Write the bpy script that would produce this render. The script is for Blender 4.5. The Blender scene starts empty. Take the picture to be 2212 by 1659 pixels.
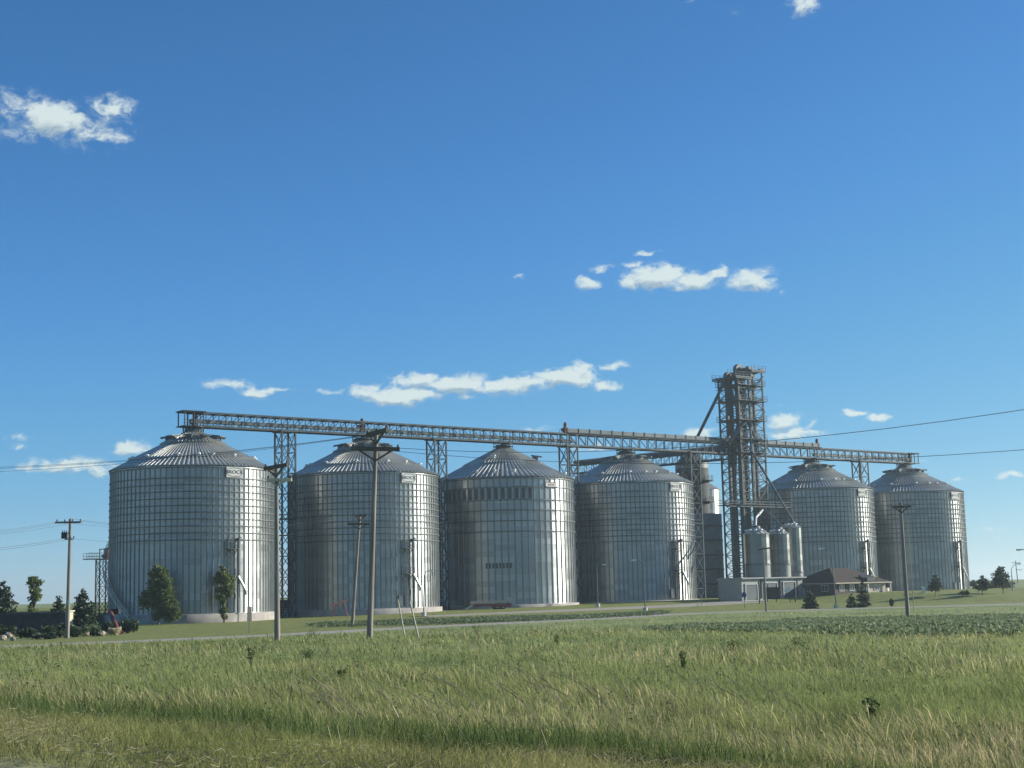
import bpy, math, random
import numpy as np
from mathutils import Vector, Matrix
S = bpy.context.scene
COL = S.collection
RND = random.Random(7)

# ------------------------------------------------------------------ camera
CF, CW, CH = 3197.86, 2212.0, 1659.0           # focal length and frame, in units of the photograph seen 2212 wide
ZC, PITCH, ROLL = 2.14, math.radians(8.036), 0.02394
_r0 = Vector((1, 0, 0)); _u0 = Vector((0, -math.sin(PITCH), math.cos(PITCH)))
FWD = Vector((0, math.cos(PITCH), math.sin(PITCH)))
RIGHT = _r0 * math.cos(ROLL) - _u0 * math.sin(ROLL)
UPV = _u0 * math.cos(ROLL) + _r0 * math.sin(ROLL)
cd = bpy.data.cameras.new('camera'); cam = bpy.data.objects.new('camera', cd); COL.objects.link(cam)
cd.sensor_width = 36.0; cd.lens = 36.0 * CF / CW; cd.clip_end = 20000; cd.clip_start = 0.1
cam.matrix_world = Matrix(((RIGHT.x, UPV.x, -FWD.x, 0), (RIGHT.y, UPV.y, -FWD.y, 0), (RIGHT.z, UPV.z, -FWD.z, ZC), (0, 0, 0, 1)))
S.camera = cam
def ray(px, py):
    return RIGHT * ((px - CW / 2) / CF) + UPV * ((CH / 2 - py) / CF) + FWD
def at(px, py, Y):                               # the point seen at that place at depth Y
    d = ray(px, py); t = Y / d.y
    return Vector((d.x * t, Y, d.z * t + ZC))

# ------------------------------------------------------------------ light
SUN_AZ, SUN_EL = math.radians(73), math.radians(20.5)
S.view_settings.view_transform = 'Standard'; S.view_settings.look = 'None'
S.view_settings.gamma = 1.0; S.view_settings.exposure = 0.62
sl = bpy.data.lights.new('sun', 'SUN'); sun = bpy.data.objects.new('sun', sl); COL.objects.link(sun)
sl.energy = 5.0; sl.angle = math.radians(0.53); sl.color = (1.0, 0.95, 0.84)
_sd = Vector((math.sin(SUN_AZ) * math.cos(SUN_EL), math.cos(SUN_AZ) * math.cos(SUN_EL), math.sin(SUN_EL)))
sun.rotation_euler = _sd.to_track_quat('Z', 'Y').to_euler()
sun.location = (120, 20, 90)

GLARE_HAZE = 0.0002  # density of the volume added for the glare veil
# clouds of the sky: centre x, y, half width, half height (photograph units), density
CLOUDS = [(118, 258, 92, 52, 1.5), (30, 230, 140, 62, .55), (190, 285, 140, 52, .52), (240, 235, 72, 48, .78), (245, 300, 74, 26, .6), (55, 292, 90, 28, .45),
          (1420, 600, 112, 40, 1.35), (1500, 608, 80, 32, 1.2), (1370, 612, 62, 20, .85), (1555, 595, 36, 26, .9), (1625, 606, 78, 38, 1.1), (1270, 610, 42, 24, .95), (1300, 582, 42, 13, .6),
          (1402, 545, 42, 12, .85), (1366, 572, 40, 14, .7), (1122, 600, 34, 11, .55), (1690, 632, 20, 8, .4), (632, 598, 28, 10, .35),
          (862, 856, 126, 32, 1.3), (800, 846, 64, 28, 1.0), (905, 822, 92, 26, 1.1), (990, 830, 112, 32, 1.3), (1090, 836, 92, 30, 1.2), (1150, 826, 70, 24, 1.0), (1220, 815, 102, 34, 1.3), (1255, 800, 50, 24, 1.0), (1310, 834, 56, 18, 1.1), (1328, 788, 48, 14, .75), (1010, 856, 44, 16, .65),
          (500, 832, 88, 18, .85), (555, 848, 62, 20, .8), (590, 842, 80, 11, .6), (720, 848, 46, 13, .62), (555, 864, 30, 8, .4),
          (283, 968, 62, 24, 1.1), (150, 1006, 150, 26, .95), (215, 1018, 80, 20, .7), (60, 1008, 60, 18, .6), (35, 945, 40, 15, .6), (38, 962, 38, 12, .6), (115, 954, 30, 10, .25),
          (1695, 910, 54, 26, 1.1), (1715, 934, 84, 22, 1.15), (1748, 910, 22, 16, .8), (1512, 935, 54, 20, 1.0), (1684, 878, 20, 7, .4),
          (1900, 900, 44, 14, 1.1), (1842, 892, 38, 10, .85), (2066, 1035, 44, 9, .6), (2185, 1028, 60, 10, .8), (1280, 968, 70, 12, .7), (1160, 927, 50, 10, .6), (2135, 1145, 60, 8, .4), (2150, 1160, 34, 9, .4), (1980, 1000, 40, 7, .4),
          (1738, 8, 46, 32, .95), (1590, 30, 20, 14, .25), (1500, 2, 40, 8, .3), (374, 185, 7, 9, .35)]
def build_world():
    w = bpy.data.worlds.new("World"); S.world = w; w.use_nodes = True
    nt = w.node_tree; N = nt.nodes; L = nt.links; N.clear()
    out = N.new('ShaderNodeOutputWorld'); bg = N.new('ShaderNodeBackground'); bg.inputs[1].default_value = 0.066
    sky = N.new('ShaderNodeTexSky'); sky.sky_type = 'NISHITA'; sky.sun_disc = False
    sky.sun_elevation = SUN_EL; sky.sun_rotation = SUN_AZ
    sky.altitude = 300; sky.air_density = 0.7; sky.dust_density = 0.0; sky.ozone_density = 3.0
    # azimuth / elevation of the direction looked in
    tc = N.new('ShaderNodeTexCoord'); sp = N.new('ShaderNodeSeparateXYZ'); L.new(tc.outputs['Generated'], sp.inputs[0])
    def math_(op, a, b=None, c=None):
        m = N.new('ShaderNodeMath'); m.operation = op
        for i, v in enumerate((a, b, c)):
            if v is None: continue
            if isinstance(v, (int, float)): m.inputs[i].default_value = v
            else: L.new(v, m.inputs[i])
        return m.outputs[0]
    def vmath(op, a, b=None):
        m = N.new('ShaderNodeVectorMath'); m.operation = op
        for i, v in enumerate((a, b)):
            if v is None: continue
            if isinstance(v, tuple): m.inputs[i].default_value = v
            else: L.new(v, m.inputs[i])
        return m
    # the deep, slightly green blue of the sky as seen through the tinted glass of the car
    ss = N.new('ShaderNodeSeparateColor'); L.new(sky.outputs[0], ss.inputs[0]); sc = N.new('ShaderNodeCombineColor')
    def soft(x, k, m, c, sm):
        n = N.new('ShaderNodeMath'); n.operation = 'SMOOTH_MIN'; L.new(math_('MULTIPLY', x, k), n.inputs[0]); L.new(math_('MULTIPLY_ADD', x, m, c), n.inputs[1]); n.inputs[2].default_value = sm; return n.outputs[0]
    L.new(math_('MULTIPLY', math_('POWER', ss.outputs[0], 1.12), .64), sc.inputs[0])
    L.new(soft(ss.outputs[1], 1.25, .74, 1.5, .8), sc.inputs[1]); L.new(soft(ss.outputs[2], 1.56, .40, 4.9, 1.0), sc.inputs[2])
    az = math_('ARCTAN2', sp.outputs[0], sp.outputs[1]); el = math_('ARCSINE', sp.outputs[2])
    cb = N.new('ShaderNodeCombineXYZ'); L.new(math_('MULTIPLY', az, CF), cb.inputs[0]); L.new(math_('MULTIPLY', el, CF), cb.inputs[1])
    P = cb.outputs[0]
    def noise(vec, scale, detail, rough, dist=0.0):
        n = N.new('ShaderNodeTexNoise'); n.inputs['Scale'].default_value = scale; n.inputs['Detail'].default_value = detail
        n.inputs['Roughness'].default_value = rough; n.inputs['Distortion'].default_value = dist
        L.new(vec, n.inputs['Vector']); return n
    wn = noise(vmath('MULTIPLY', P, (1.0, 1.5, 1.0)).outputs[0], 0.022, 2, .5)
    wv = vmath('MULTIPLY', vmath('SUBTRACT', wn.outputs['Color'], (.5, .5, .5)).outputs[0], (52, 26, 0)).outputs[0]
    PW = vmath('ADD', P, wv).outputs[0]
    def cover(p):
        best = None
        for (cx, cy, hw, hh, a) in CLOUDS:
            d = ray(cx, cy).normalized()
            c = (math.atan2(d.x, d.y) * CF, math.asin(d.z) * CF, 0)
            q = vmath('MULTIPLY', vmath('SUBTRACT', p, c).outputs[0], (1 / hw, 1 / hh, 0))
            v = math_('MULTIPLY_ADD', vmath('LENGTH', q.outputs[0]).outputs['Value'], -a, a)
            best = v if best is None else math_('MAXIMUM', best, v)
        return best
    best = cover(PW); above = cover(vmath('ADD', PW, (5.0, 15.0, 0.0)).outputs[0])
    PS = vmath('MULTIPLY', PW, (1.0, 1.5, 1.0)).outputs[0]
    n1 = noise(PS, 0.030, 8, .65, .25)
    dens = math_('MULTIPLY_ADD', math_('SUBTRACT', n1.outputs['Fac'], .5), 2.5, math_('MULTIPLY', best, 1.25))
    mr = N.new('ShaderNodeMapRange'); mr.interpolation_type = 'SMOOTHSTEP'; mr.clamp = True
    L.new(dens, mr.inputs['Value']); mr.inputs['From Min'].default_value = 0.14; mr.inputs['From Max'].default_value = 1.05
    gate = N.new('ShaderNodeMapRange'); L.new(best, gate.inputs['Value']); gate.inputs['From Min'].default_value = 0.0; gate.inputs['From Max'].default_value = 0.45
    alpha = math_('MULTIPLY', math_('MULTIPLY', mr.outputs[0], gate.outputs[0]), .93)
    # lit from the sun's side
    n2 = noise(vmath('ADD', PS, (7.0, 13.0, 0.0)).outputs[0], 0.030, 8, .65, .25)
    lit = math_('MULTIPLY_ADD', math_('SUBTRACT', n1.outputs['Fac'], n2.outputs['Fac']), 1.9, math_('MULTIPLY_ADD', math_('SUBTRACT', above, best), -2.0, .84))
    lc = N.new('ShaderNodeMix'); lc.data_type = 'RGBA'; lc.clamp_factor = True
    L.new(lit, lc.inputs[0]); lc.inputs[6].default_value = (.24, .32, .37, 1); lc.inputs[7].default_value = (.47, .54, .535, 1)
    cbg = N.new('ShaderNodeBackground'); L.new(lc.outputs[2], cbg.inputs[0]); cbg.inputs[1].default_value = 1.0
    ms = N.new('ShaderNodeMixShader')
    L.new(sc.outputs[0], bg.inputs[0]); L.new(alpha, ms.inputs[0]); L.new(bg.outputs[0], ms.inputs[1]); L.new(cbg.outputs[0], ms.inputs[2])
    L.new(ms.outputs[0], out.inputs[0])
build_world()
S.cycles.max_bounces = 8; S.cycles.transparent_max_bounces = 8

# ------------------------------------------------------------------ layout and terrain
AZ = math.radians(52.996)
UX, UY = math.sin(AZ), math.cos(AZ)              # along the row of bins
NX, NY = UY, -UX                                 # from the row towards the road
PX0, PY0 = -55.298, 254.479
BIN_S = [0.0, 34.118, 66.673, 99.165, 157.222, 191.257]
BIN_R, BIN_H = 13.72, 24.0
def row(s, w=0.0, z=0.0):
    return Vector((PX0 + UX * s + NX * w, PY0 + UY * s + NY * w, z))
def sstep(e0, e1, x):
    t = np.clip((x - e0) / (e1 - e0), 0, 1); return t * t * (3 - 2 * t)
def terrain(x, y):
    x = np.asarray(x, float); y = np.asarray(y, float)
    d = .72 * x + .69 * (y - 9.8)                # from the highway's edge
    road = np.interp(d, [-14, 0, 3, 7.2, 11, 30], [.5, .5, .36, -.05, -.22, -.30])
    fld = np.interp(y, [20, 50, 75, 90, 105, 150, 200, 300], [-.28, -.34, -.42, -.55, -.85, -1.4, -1.45, -1.4])
    base = road + (fld + .30) * sstep(8, 34, d)
    s = (x - PX0) * UX + (y - PY0) * UY; w = (x - PX0) * NX + (y - PY0) * NY
    pad = np.interp(s, [-30, 0, 34, 67, 99, 125], [-1.5, -1.45, -.95, -.5, -.1, 0.0])
    m = sstep(100, 128, s)
    w0 = 58 + 30 * m; w1 = 21 + 27 * m
    top = pad + .62 * m * sstep(13, 30, w)
    k = 1 - sstep(w1, w0, w)
    z = base * (1 - k) + top * k
    far = sstep(330, 900, np.hypot(x, y) - 60 + .0 * w) * sstep(15, 120, -w)
    farz = 2.0 + 1.1 * np.sin(x * .0021 + 1.0) * np.sin(y * .0013)
    z = z * (1 - far) + farz * far
    hill = np.exp(-((x + 95) / 60) ** 2 - ((y - 300) / 75) ** 2) * 2.9 * sstep(10, 45, -w)   # green bank at the far left
    return z + hill
def gz(x, y): return float(terrain(x, y))
def ground(px, py, Y=None):                      # the terrain point seen at that place
    if Y: p = at(px, py, Y); return Vector((p.x, Y, gz(p.x, Y)))
    d = ray(px, py); t0 = 6.0; t = t0
    while t < 3000:
        if d.z * t + ZC < gz(d.x * t, d.y * t): break
        t0 = t; t *= 1.02
    a, b = t0, t
    for _ in range(26):
        m = (a + b) / 2
        if d.z * m + ZC < gz(d.x * m, d.y * m): b = m
        else: a = m
    return Vector((d.x * b, d.y * b, gz(d.x * b, d.y * b)))

# ------------------------------------------------------------------ mesh helpers
class MB:
    def __init__(s): s.v = []; s.f = []; s.sm = []
    def add(s, vs, fs, smooth=False):
        o = len(s.v); s.v += [tuple(v) for v in vs]
        for f in fs: s.f.append(tuple(i + o for i in f)); s.sm.append(smooth)
        return s
    def box(s, c, size, rz=0.0, M=None):
        hx, hy, hz = size[0] / 2, size[1] / 2, size[2] / 2
        vs = [Vector((x, y, z)) for x in (-hx, hx) for y in (-hy, hy) for z in (-hz, hz)]
        R = M if M is not None else Matrix.Rotation(rz, 3, 'Z')
        c = Vector(c); vs = [R @ v + c for v in vs]
        return s.add(vs, [(0, 1, 3, 2), (4, 6, 7, 5), (0, 4, 5, 1), (2, 3, 7, 6), (0, 2, 6, 4), (1, 5, 7, 3)])
    def bar(s, a, b, w, h=None):
        a = Vector(a); b = Vector(b); d = b - a
        if d.length < 1e-6: return s
        q = d.to_track_quat('Y', 'Z').to_matrix()
        return s.box((a + b) / 2, (w, d.length, h or w), M=q)
    def cyl(s, a, b, r0, r1=None, n=12, caps=True, smooth=True):
        a = Vector(a); b = Vector(b); r1 = r0 if r1 is None else r1
        q = (b - a).to_track_quat('Z', 'Y').to_matrix()
        ring = [(math.cos(2 * math.pi * i / n), math.sin(2 * math.pi * i / n)) for i in range(n)]
        A = [q @ Vector((x * r0, y * r0, 0)) + a for x, y in ring]; B = [q @ Vector((x * r1, y * r1, 0)) + b for x, y in ring]
        s.add(A + B, [(i, (i + 1) % n, n + (i + 1) % n, n + i) for i in range(n)], smooth)
        if caps:
            s.add(A, [tuple(range(n - 1, -1, -1))]); s.add(B, [tuple(range(n))])
        return s
    def lathe(s, prof, n=24, c=(0, 0, 0), smooth=True):
        vs = []
        for r, z in prof:
            for i in range(n):
                t = 2 * math.pi * i / n; vs.append((c[0] + r * math.cos(t), c[1] + r * math.sin(t), c[2] + z))
        fs = []
        for k in range(len(prof) - 1):
            for i in range(n):
                j = (i + 1) % n; fs.append((k * n + i, k * n + j, (k + 1) * n + j, (k + 1) * n + i))
        return s.add(vs, fs, smooth)
    def tube(s, pts, r, n=6):
        for a, b in zip(pts[:-1], pts[1:]): s.cyl(a, b, r, n=n)
        return s
    def mesh(s, name, m):
        me = bpy.data.meshes.new(name); me.from_pydata(s.v, [], s.f); me.update()
        me.polygons.foreach_set('use_smooth', s.sm)
        for x in (m if isinstance(m, (list, tuple)) else [m]): me.materials.append(x)
        return me
def link(name, me, parent=None, loc=None, rz=None):
    o = bpy.data.objects.new(name, me); COL.objects.link(o)
    if parent is not None: o.parent = parent
    if loc is not None: o.location = loc
    if rz is not None: o.rotation_euler = (0, 0, rz)
    return o
def part(name, mb, m, parent, loc=None, rz=None): return link(name, mb.mesh(name, m), parent, loc, rz)
def tag(o, label=None, cat=None, group=None, kind=None):
    if label: o['label'] = label
    if cat: o['category'] = cat
    if group: o['group'] = group
    if kind: o['kind'] = kind
    return o
def thing(name, label, cat, loc=(0, 0, 0), rz=0.0, group=None):
    o = bpy.data.objects.new(name, None); COL.objects.link(o); o.location = loc; o.rotation_euler = (0, 0, rz); o.empty_display_size = .5
    return tag(o, label, cat, group)
def kids(o): return [c for c in bpy.data.objects if c.parent is o]

# ------------------------------------------------------------------ materials
def nodes(name):
    m = bpy.data.materials.new(name); m.use_nodes = True; nt = m.node_tree
    return m, nt, nt.nodes, nt.links, nt.nodes['Principled BSDF']
def ramp(N, stops):
    r = N.new('ShaderNodeValToRGB'); e = r.color_ramp.elements
    e[0].position, e[0].color = stops[0][0], (*stops[0][1], 1); e[1].position, e[1].color = stops[-1][0], (*stops[-1][1], 1)
    for p, c in stops[1:-1]:
        x = e.new(p); x.color = (*c, 1)
    return r
def simple(name, col, rough=.7, metal=0.0, var=.25, scale=1.5, stretch=(1, 1, 1), bump=0.0, spec=.4, col2=None):
    m, nt, N, L, B = nodes(name)
    tc = N.new('ShaderNodeTexCoord'); mp = N.new('ShaderNodeMapping'); mp.inputs['Scale'].default_value = stretch
    L.new(tc.outputs['Object'], mp.inputs[0])
    n = N.new('ShaderNodeTexNoise'); n.inputs['Scale'].default_value = scale; n.inputs['Detail'].default_value = 6; L.new(mp.outputs[0], n.inputs['Vector'])
    lo = tuple(c * (1 - var) for c in col); hi = tuple(min(1, c * (1 + var)) for c in (col2 or col))
    r = ramp(N, [(.28, lo), (.72, hi)]); L.new(n.outputs['Fac'], r.inputs[0]); L.new(r.outputs[0], B.inputs['Base Color'])
    B.inputs['Roughness'].default_value = rough; B.inputs['Metallic'].default_value = metal; B.inputs['Specular IOR Level'].default_value = spec
    if bump:
        b = N.new('ShaderNodeBump'); b.inputs['Strength'].default_value = bump; b.inputs['Distance'].default_value = .05
        L.new(n.outputs['Fac'], b.inputs['Height']); L.new(b.outputs[0], B.inputs['Normal'])
    return m
def galv_sheet(name, nseg, base=(.40, .415, .405), rough=.39, aniso=.8, metal=.74):
    # corrugated galvanised sheet: every sheet has its own tone and a slightly different lie
    m, nt, N, L, B = nodes(name)
    tc = N.new('ShaderNodeTexCoord'); sp = N.new('ShaderNodeSeparateXYZ'); L.new(tc.outputs['Object'], sp.inputs[0])
    def M(op, a, b=None):
        k = N.new('ShaderNodeMath'); k.operation = op
        for i, v in enumerate((a, b)):
            if v is None: continue
            if isinstance(v, (int, float)): k.inputs[i].default_value = v
            else: L.new(v, k.inputs[i])
        return k.outputs[0]
    ang = M('MULTIPLY', M('ARCTAN2', sp.outputs[1], sp.outputs[0]), nseg / (2 * math.pi))
    ia = M('FLOOR', M('MULTIPLY', ang, .3333)); iz = M('FLOOR', M('DIVIDE', sp.outputs[2], 1.12))
    ia = M('ADD', ia, M('MULTIPLY', M('MODULO', iz, 2.0), .5))
    oi = N.new('ShaderNodeObjectInfo'); cb = N.new('ShaderNodeCombineXYZ'); L.new(ia, cb.inputs[0]); L.new(iz, cb.inputs[1]); L.new(M('MULTIPLY', oi.outputs['Random'], 91.0), cb.inputs[2])
    shift = N.new('ShaderNodeVectorMath'); shift.operation = 'ADD'; L.new(tc.outputs['Object'], shift.inputs[0]); L.new(M('MULTIPLY', oi.outputs['Random'], 170.0), shift.inputs[1])
    wn = N.new('ShaderNodeTexWhiteNoise'); wn.noise_dimensions = '3D'; L.new(cb.outputs[0], wn.inputs['Vector'])
    nz = N.new('ShaderNodeTexNoise'); nz.inputs['Scale'].default_value = 1.0; nz.inputs['Detail'].default_value = 5
    mp = N.new('ShaderNodeMapping'); mp.inputs['Scale'].default_value = (1.6, 1.6, .10); L.new(shift.outputs[0], mp.inputs[0]); L.new(mp.outputs[0], nz.inputs['Vector'])
    t = M('ADD', M('MULTIPLY', wn.outputs['Value'], .55), M('MULTIPLY', nz.outputs['Fac'], .5))
    r = ramp(N, [(.15, tuple(c * .72 for c in base)), (.85, tuple(c * 1.2 for c in base))]); L.new(t, r.inputs[0])
    L.new(r.outputs[0], B.inputs['Base Color']); B.inputs['Metallic'].default_value = metal
    L.new(M('ADD', M('MULTIPLY', wn.outputs['Value'], .08), rough - .04), B.inputs['Roughness'])
    if aniso:
        tg = N.new('ShaderNodeTangent'); tg.direction_type = 'RADIAL'; tg.axis = 'Z'; L.new(tg.outputs[0], B.inputs['Tangent'])
        B.inputs['Anisotropic'].default_value = aniso; B.inputs['Anisotropic Rotation'].default_value = .25
    bn = N.new('ShaderNodeTexNoise'); bn.inputs['Scale'].default_value = .8; bn.inputs['Detail'].default_value = 2
    mp2 = N.new('ShaderNodeMapping'); mp2.inputs['Scale'].default_value = (1, 1, .5); L.new(shift.outputs[0], mp2.inputs[0]); L.new(mp2.outputs[0], bn.inputs['Vector'])
    bp = N.new('ShaderNodeBump'); bp.inputs['Strength'].default_value = .32; bp.inputs['Distance'].default_value = .06
    L.new(bn.outputs['Fac'], bp.inputs['Height']); L.new(bp.outputs[0], B.inputs['Normal'])
    return m
def leafy(name, cols, rough=.55, trans=.3):
    m, nt, N, L, B = nodes(name)
    g = N.new('ShaderNodeNewGeometry'); r = ramp(N, [(i / (len(cols) - 1), c) for i, c in enumerate(cols)])
    L.new(g.outputs['Random Per Island'], r.inputs[0]); L.new(r.outputs[0], B.inputs['Base Color'])
    B.inputs['Roughness'].default_value = rough; B.inputs['Specular IOR Level'].default_value = .25
    tr = N.new('ShaderNodeBsdfTranslucent'); L.new(r.outputs[0], tr.inputs[0])
    mx = N.new('ShaderNodeMixShader'); mx.inputs[0].default_value = trans
    L.new(B.outputs[0], mx.inputs[1]); L.new(tr.outputs[0], mx.inputs[2]); L.new(mx.outputs[0], N['Material Output'].inputs[0])
    return m
M_ = dict(
    wall=galv_sheet('galvanised_wall', 90), wall_dark=simple('darker_galvanised', (.085, .10, .10), .6, .4, .25, .8),
    walls=galv_sheet('dull_bin_wall', 14, base=(.21, .22, .205), rough=.34, aniso=.6, metal=.75), skirt=simple('dull_skirt_sheet', (.20, .215, .205), .5, .3, .12, 1),
    wall3=galv_sheet('galvanised_wall_wide', 66), roof=galv_sheet('galvanised_roof', 36, base=(.47, .465, .415), rough=.40, aniso=.0, metal=.42),
    galvl=simple('light_galvanised', (.42, .44, .43), .5, .4, .15, 2),
    stiff=simple('galvanised_rib', (.22, .235, .23), .5, .6, .2, 2),
    hoop=simple('galvanised_hoop', (.12, .135, .135), .55, .5, .2, 2),
    bright=simple('glint_pale_galvanised', (.74, .75, .72), .3, .35, .1, 2),  # near-white base holds the sun glints of the roof vents; spouts share it
    frame=simple('structural_galvanised', (.046, .062, .070), .6, .2, .3, .7),
    frame2=simple('dull_galvanised_plate', (.088, .110, .116), .55, .3, .25, .6),
    conc=simple('concrete', (.36, .33, .29), .9, 0, .25, .5, bump=.3), concl=simple('pale_concrete', (.5, .49, .46), .9, 0, .12, .8),
    wood=simple('weathered_pole_wood', (.215, .19, .16), .85, 0, .4, 2.5, (3, 3, .15), .4), woodl=simple('pale_timber', (.50, .45, .34), .8, 0, .25, 3, (1, 1, 1)),
    woodd=simple('dark_arm_timber', (.10, .082, .065), .85, 0, .3, 3), iron=simple('dark_iron', (.05, .055, .06), .6, .3, .2, 3), wire=simple('cable_grey', (.07, .08, .09), .6, .2, .1, 2),
    red=simple('faded_red_paint', (.20, .05, .042), .55, 0, .35, 1.2), redd=simple('rusty_red_paint', (.14, .042, .036), .6, 0, .35, 2), signw=simple('weathered_sign_white', (.5, .51, .49), .6, 0, .12, 2), white=simple('white_paint', (.75, .76, .73), .5, 0, .08, 2),
    black=simple('black_paint', (.02, .022, .025), .5, 0, .2, 2), rubber=simple('rubber', (.025, .025, .025), .9, 0, .2, 3),
    shingle=simple('brown_shingles', (.045, .033, .025), .95, 0, .3, 2.2, (1, 1, 4)), brick=simple('tan_brick', (.46, .41, .34), .9, 0, .2, 3, (1, 1, 3)),
    brick_shaded=simple('shaded_brick', (.09, .075, .07), .9, 0, .3, 3, (1, 1, 3)),  # shade of the office front put into the brick colour
    glass=simple('window_glass', (.03, .045, .055), .12, 0, .1, 1, spec=.8), siding=simple('pale_metal_siding', (.29, .305, .29), .5, .1, .08, 1.2),
    stone=simple('dark_sign_stone', (.045, .042, .042), .9, 0, .4, 2.5, bump=.4), stonel=simple('limestone', (.55, .50, .38), .85, 0, .2, 2),
    rock=simple('field_boulder', (.30, .265, .215), .9, 0, .3, 1.6, bump=.6), blue=simple('blue_sign', (.02, .035, .19), .5, 0, .1, 1), bark=simple('bark', (.12, .095, .075), .9, 0, .35, 4, (1, 1, .3)),
    dryerl=simple('dryer_body', (.27, .27, .25), .8, .0, .2, .6), dryer=simple('dryer_screen', (.07, .078, .076), .8, .0, .22, .9), redsign=simple('red_lettering', (.45, .08, .06), .6, 0, .1, 1),
    leaf=leafy('tree_leaves', [(.07, .105, .032), (.115, .16, .05), (.18, .22, .08)], trans=.4), leafy=leafy('yellow_green_leaves', [(.08, .115, .035), (.13, .17, .05), (.20, .225, .08)], trans=.4),
    leafd=leafy('dark_needles', [(.024, .044, .028), (.042, .068, .038), (.07, .10, .052)], trans=.15), leafs=leafy('shrub_leaves', [(.03, .055, .024), (.055, .085, .035), (.12, .14, .075)]),
    soy=leafy('bean_leaves', [(.11, .155, .07), (.165, .21, .10), (.24, .28, .165)], trans=.4), weed=leafy('weed_leaves', [(.085, .125, .056), (.13, .175, .08), (.20, .235, .14)]),
    stalk=leafy('dry_stalks', [(.40, .35, .22), (.52, .46, .30), (.62, .57, .40)], trans=.45), straw=leafy('straw', [(.24, .21, .12), (.32, .28, .17), (.40, .36, .23)], trans=.2), weedd=leafy('dark_weed', [(.05, .078, .042), (.085, .12, .06)], trans=.2),
)
def grass_mat(name, pal, ground_sheet=False):
    m, nt, N, L, B = nodes(name)
    tc = N.new('ShaderNodeTexCoord')
    def nz(sc, det, st=(1, 1, 1), rough=.55):
        mp = N.new('ShaderNodeMapping'); mp.inputs['Scale'].default_value = st; L.new(tc.outputs['Object'], mp.inputs[0])
        n = N.new('ShaderNodeTexNoise'); n.inputs['Scale'].default_value = sc; n.inputs['Detail'].default_value = det; n.inputs['Roughness'].default_value = rough
        L.new(mp.outputs[0], n.inputs['Vector']); return n.outputs['Fac']
    big = ramp(N, [(.30, pal[0]), (.47, pal[1]), (.60, pal[2]), (.72, pal[3])]); L.new(nz(.075, 5, (1, .7, 1), .62), big.inputs[0])
    fine = ramp(N, [(.3, (.55, .58, .5)), (.7, (1.38, 1.34, 1.3))]); L.new(nz(.55, 8, (1, 1, 1), .68), fine.inputs[0])
    mx = N.new('ShaderNodeMix'); mx.data_type = 'RGBA'; mx.blend_type = 'MULTIPLY'; mx.inputs[0].default_value = 1.0
    L.new(big.outputs[0], mx.inputs[6]); L.new(fine.outputs[0], mx.inputs[7]); col = mx.outputs[2]
    if ground_sheet:
        a = N.new('ShaderNodeVertexColor'); a.layer_name = 'zone'
        sp = N.new('ShaderNodeSeparateColor'); L.new(a.outputs[0], sp.inputs[0])
        def lay(col, fac, c):
            k = N.new('ShaderNodeMix'); k.data_type = 'RGBA'; L.new(fac, k.inputs[0]); L.new(col, k.inputs[6])
            f2 = N.new('ShaderNodeMix'); f2.data_type = 'RGBA'; f2.blend_type = 'MULTIPLY'; f2.inputs[0].default_value = .8
            f2.inputs[6].default_value = (*c, 1); L.new(fine.outputs[0], f2.inputs[7]); L.new(f2.outputs[2], k.inputs[7]); return k.outputs[2]
        col = lay(col, sp.outputs[0], (.20, .22, .066))      # mown lawn
        col = lay(col, sp.outputs[1], (.25, .245, .11))       # dry mown verge
        col = lay(col, sp.outputs[2], (.28, .25, .20))         # bare gravel
    else:
        g = N.new('ShaderNodeNewGeometry'); rr = ramp(N, [(0, (.55, .6, .5)), (.6, (1.0, 1.0, 1.0)), (1, (1.6, 1.5, 1.35))]); L.new(g.outputs['Random Per Island'], rr.inputs[0])
        k = N.new('ShaderNodeMix'); k.data_type = 'RGBA'; k.blend_type = 'MULTIPLY'; k.inputs[0].default_value = 1.0
        L.new(col, k.inputs[6]); L.new(rr.outputs[0], k.inputs[7]); col = k.outputs[2]
    L.new(col, B.inputs['Base Color']); B.inputs['Roughness'].default_value = .75; B.inputs['Specular IOR Level'].default_value = .2
    if ground_sheet:
        b = N.new('ShaderNodeBump'); b.inputs['Strength'].default_value = .7; b.inputs['Distance'].default_value = .25
        L.new(nz(2.2, 6), b.inputs['Height']); L.new(b.outputs[0], B.inputs['Normal'])
    else:
        tr = N.new('ShaderNodeBsdfTranslucent'); L.new(col, tr.inputs[0])
        ms = N.new('ShaderNodeMixShader'); ms.inputs[0].default_value = .5
        L.new(B.outputs[0], ms.inputs[1]); L.new(tr.outputs[0], ms.inputs[2]); L.new(ms.outputs[0], N['Material Output'].inputs[0])
    return m
GPAL = [(.155, .19, .076), (.225, .265, .105), (.275, .305, .13), (.285, .26, .17)]
M_['ground'] = grass_mat('ground_cover', GPAL, True); M_['grass'] = grass_mat('grass_blades', GPAL)
M_['verge'] = grass_mat('dry_grass_blades', [(.16, .20, .07), (.25, .265, .105), (.33, .31, .15), (.42, .38, .22)])
M_['lush_shade'] = grass_mat('shaded_lush_blades', [(.06, .10, .036), (.085, .13, .044), (.11, .15, .052), (.14, .165, .066)])  # dense grass, self-shade of the tall edge put into its dark colours
M_['seed'] = grass_mat('seeding_grass_blades', [(.26, .26, .12), (.33, .31, .17), (.38, .33, .21), (.31, .25, .18)])
M_['road'] = simple('gravel_road', (.30, .275, .235), .95, 0, .18, .9, bump=.3); M_['asphalt'] = simple('asphalt', (.06, .06, .06), .9, 0, .2, 3)
M_['shoulder'] = simple('gravel_shoulder', (.24, .21, .17), .95, 0, .35, 4, bump=.5)

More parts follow.
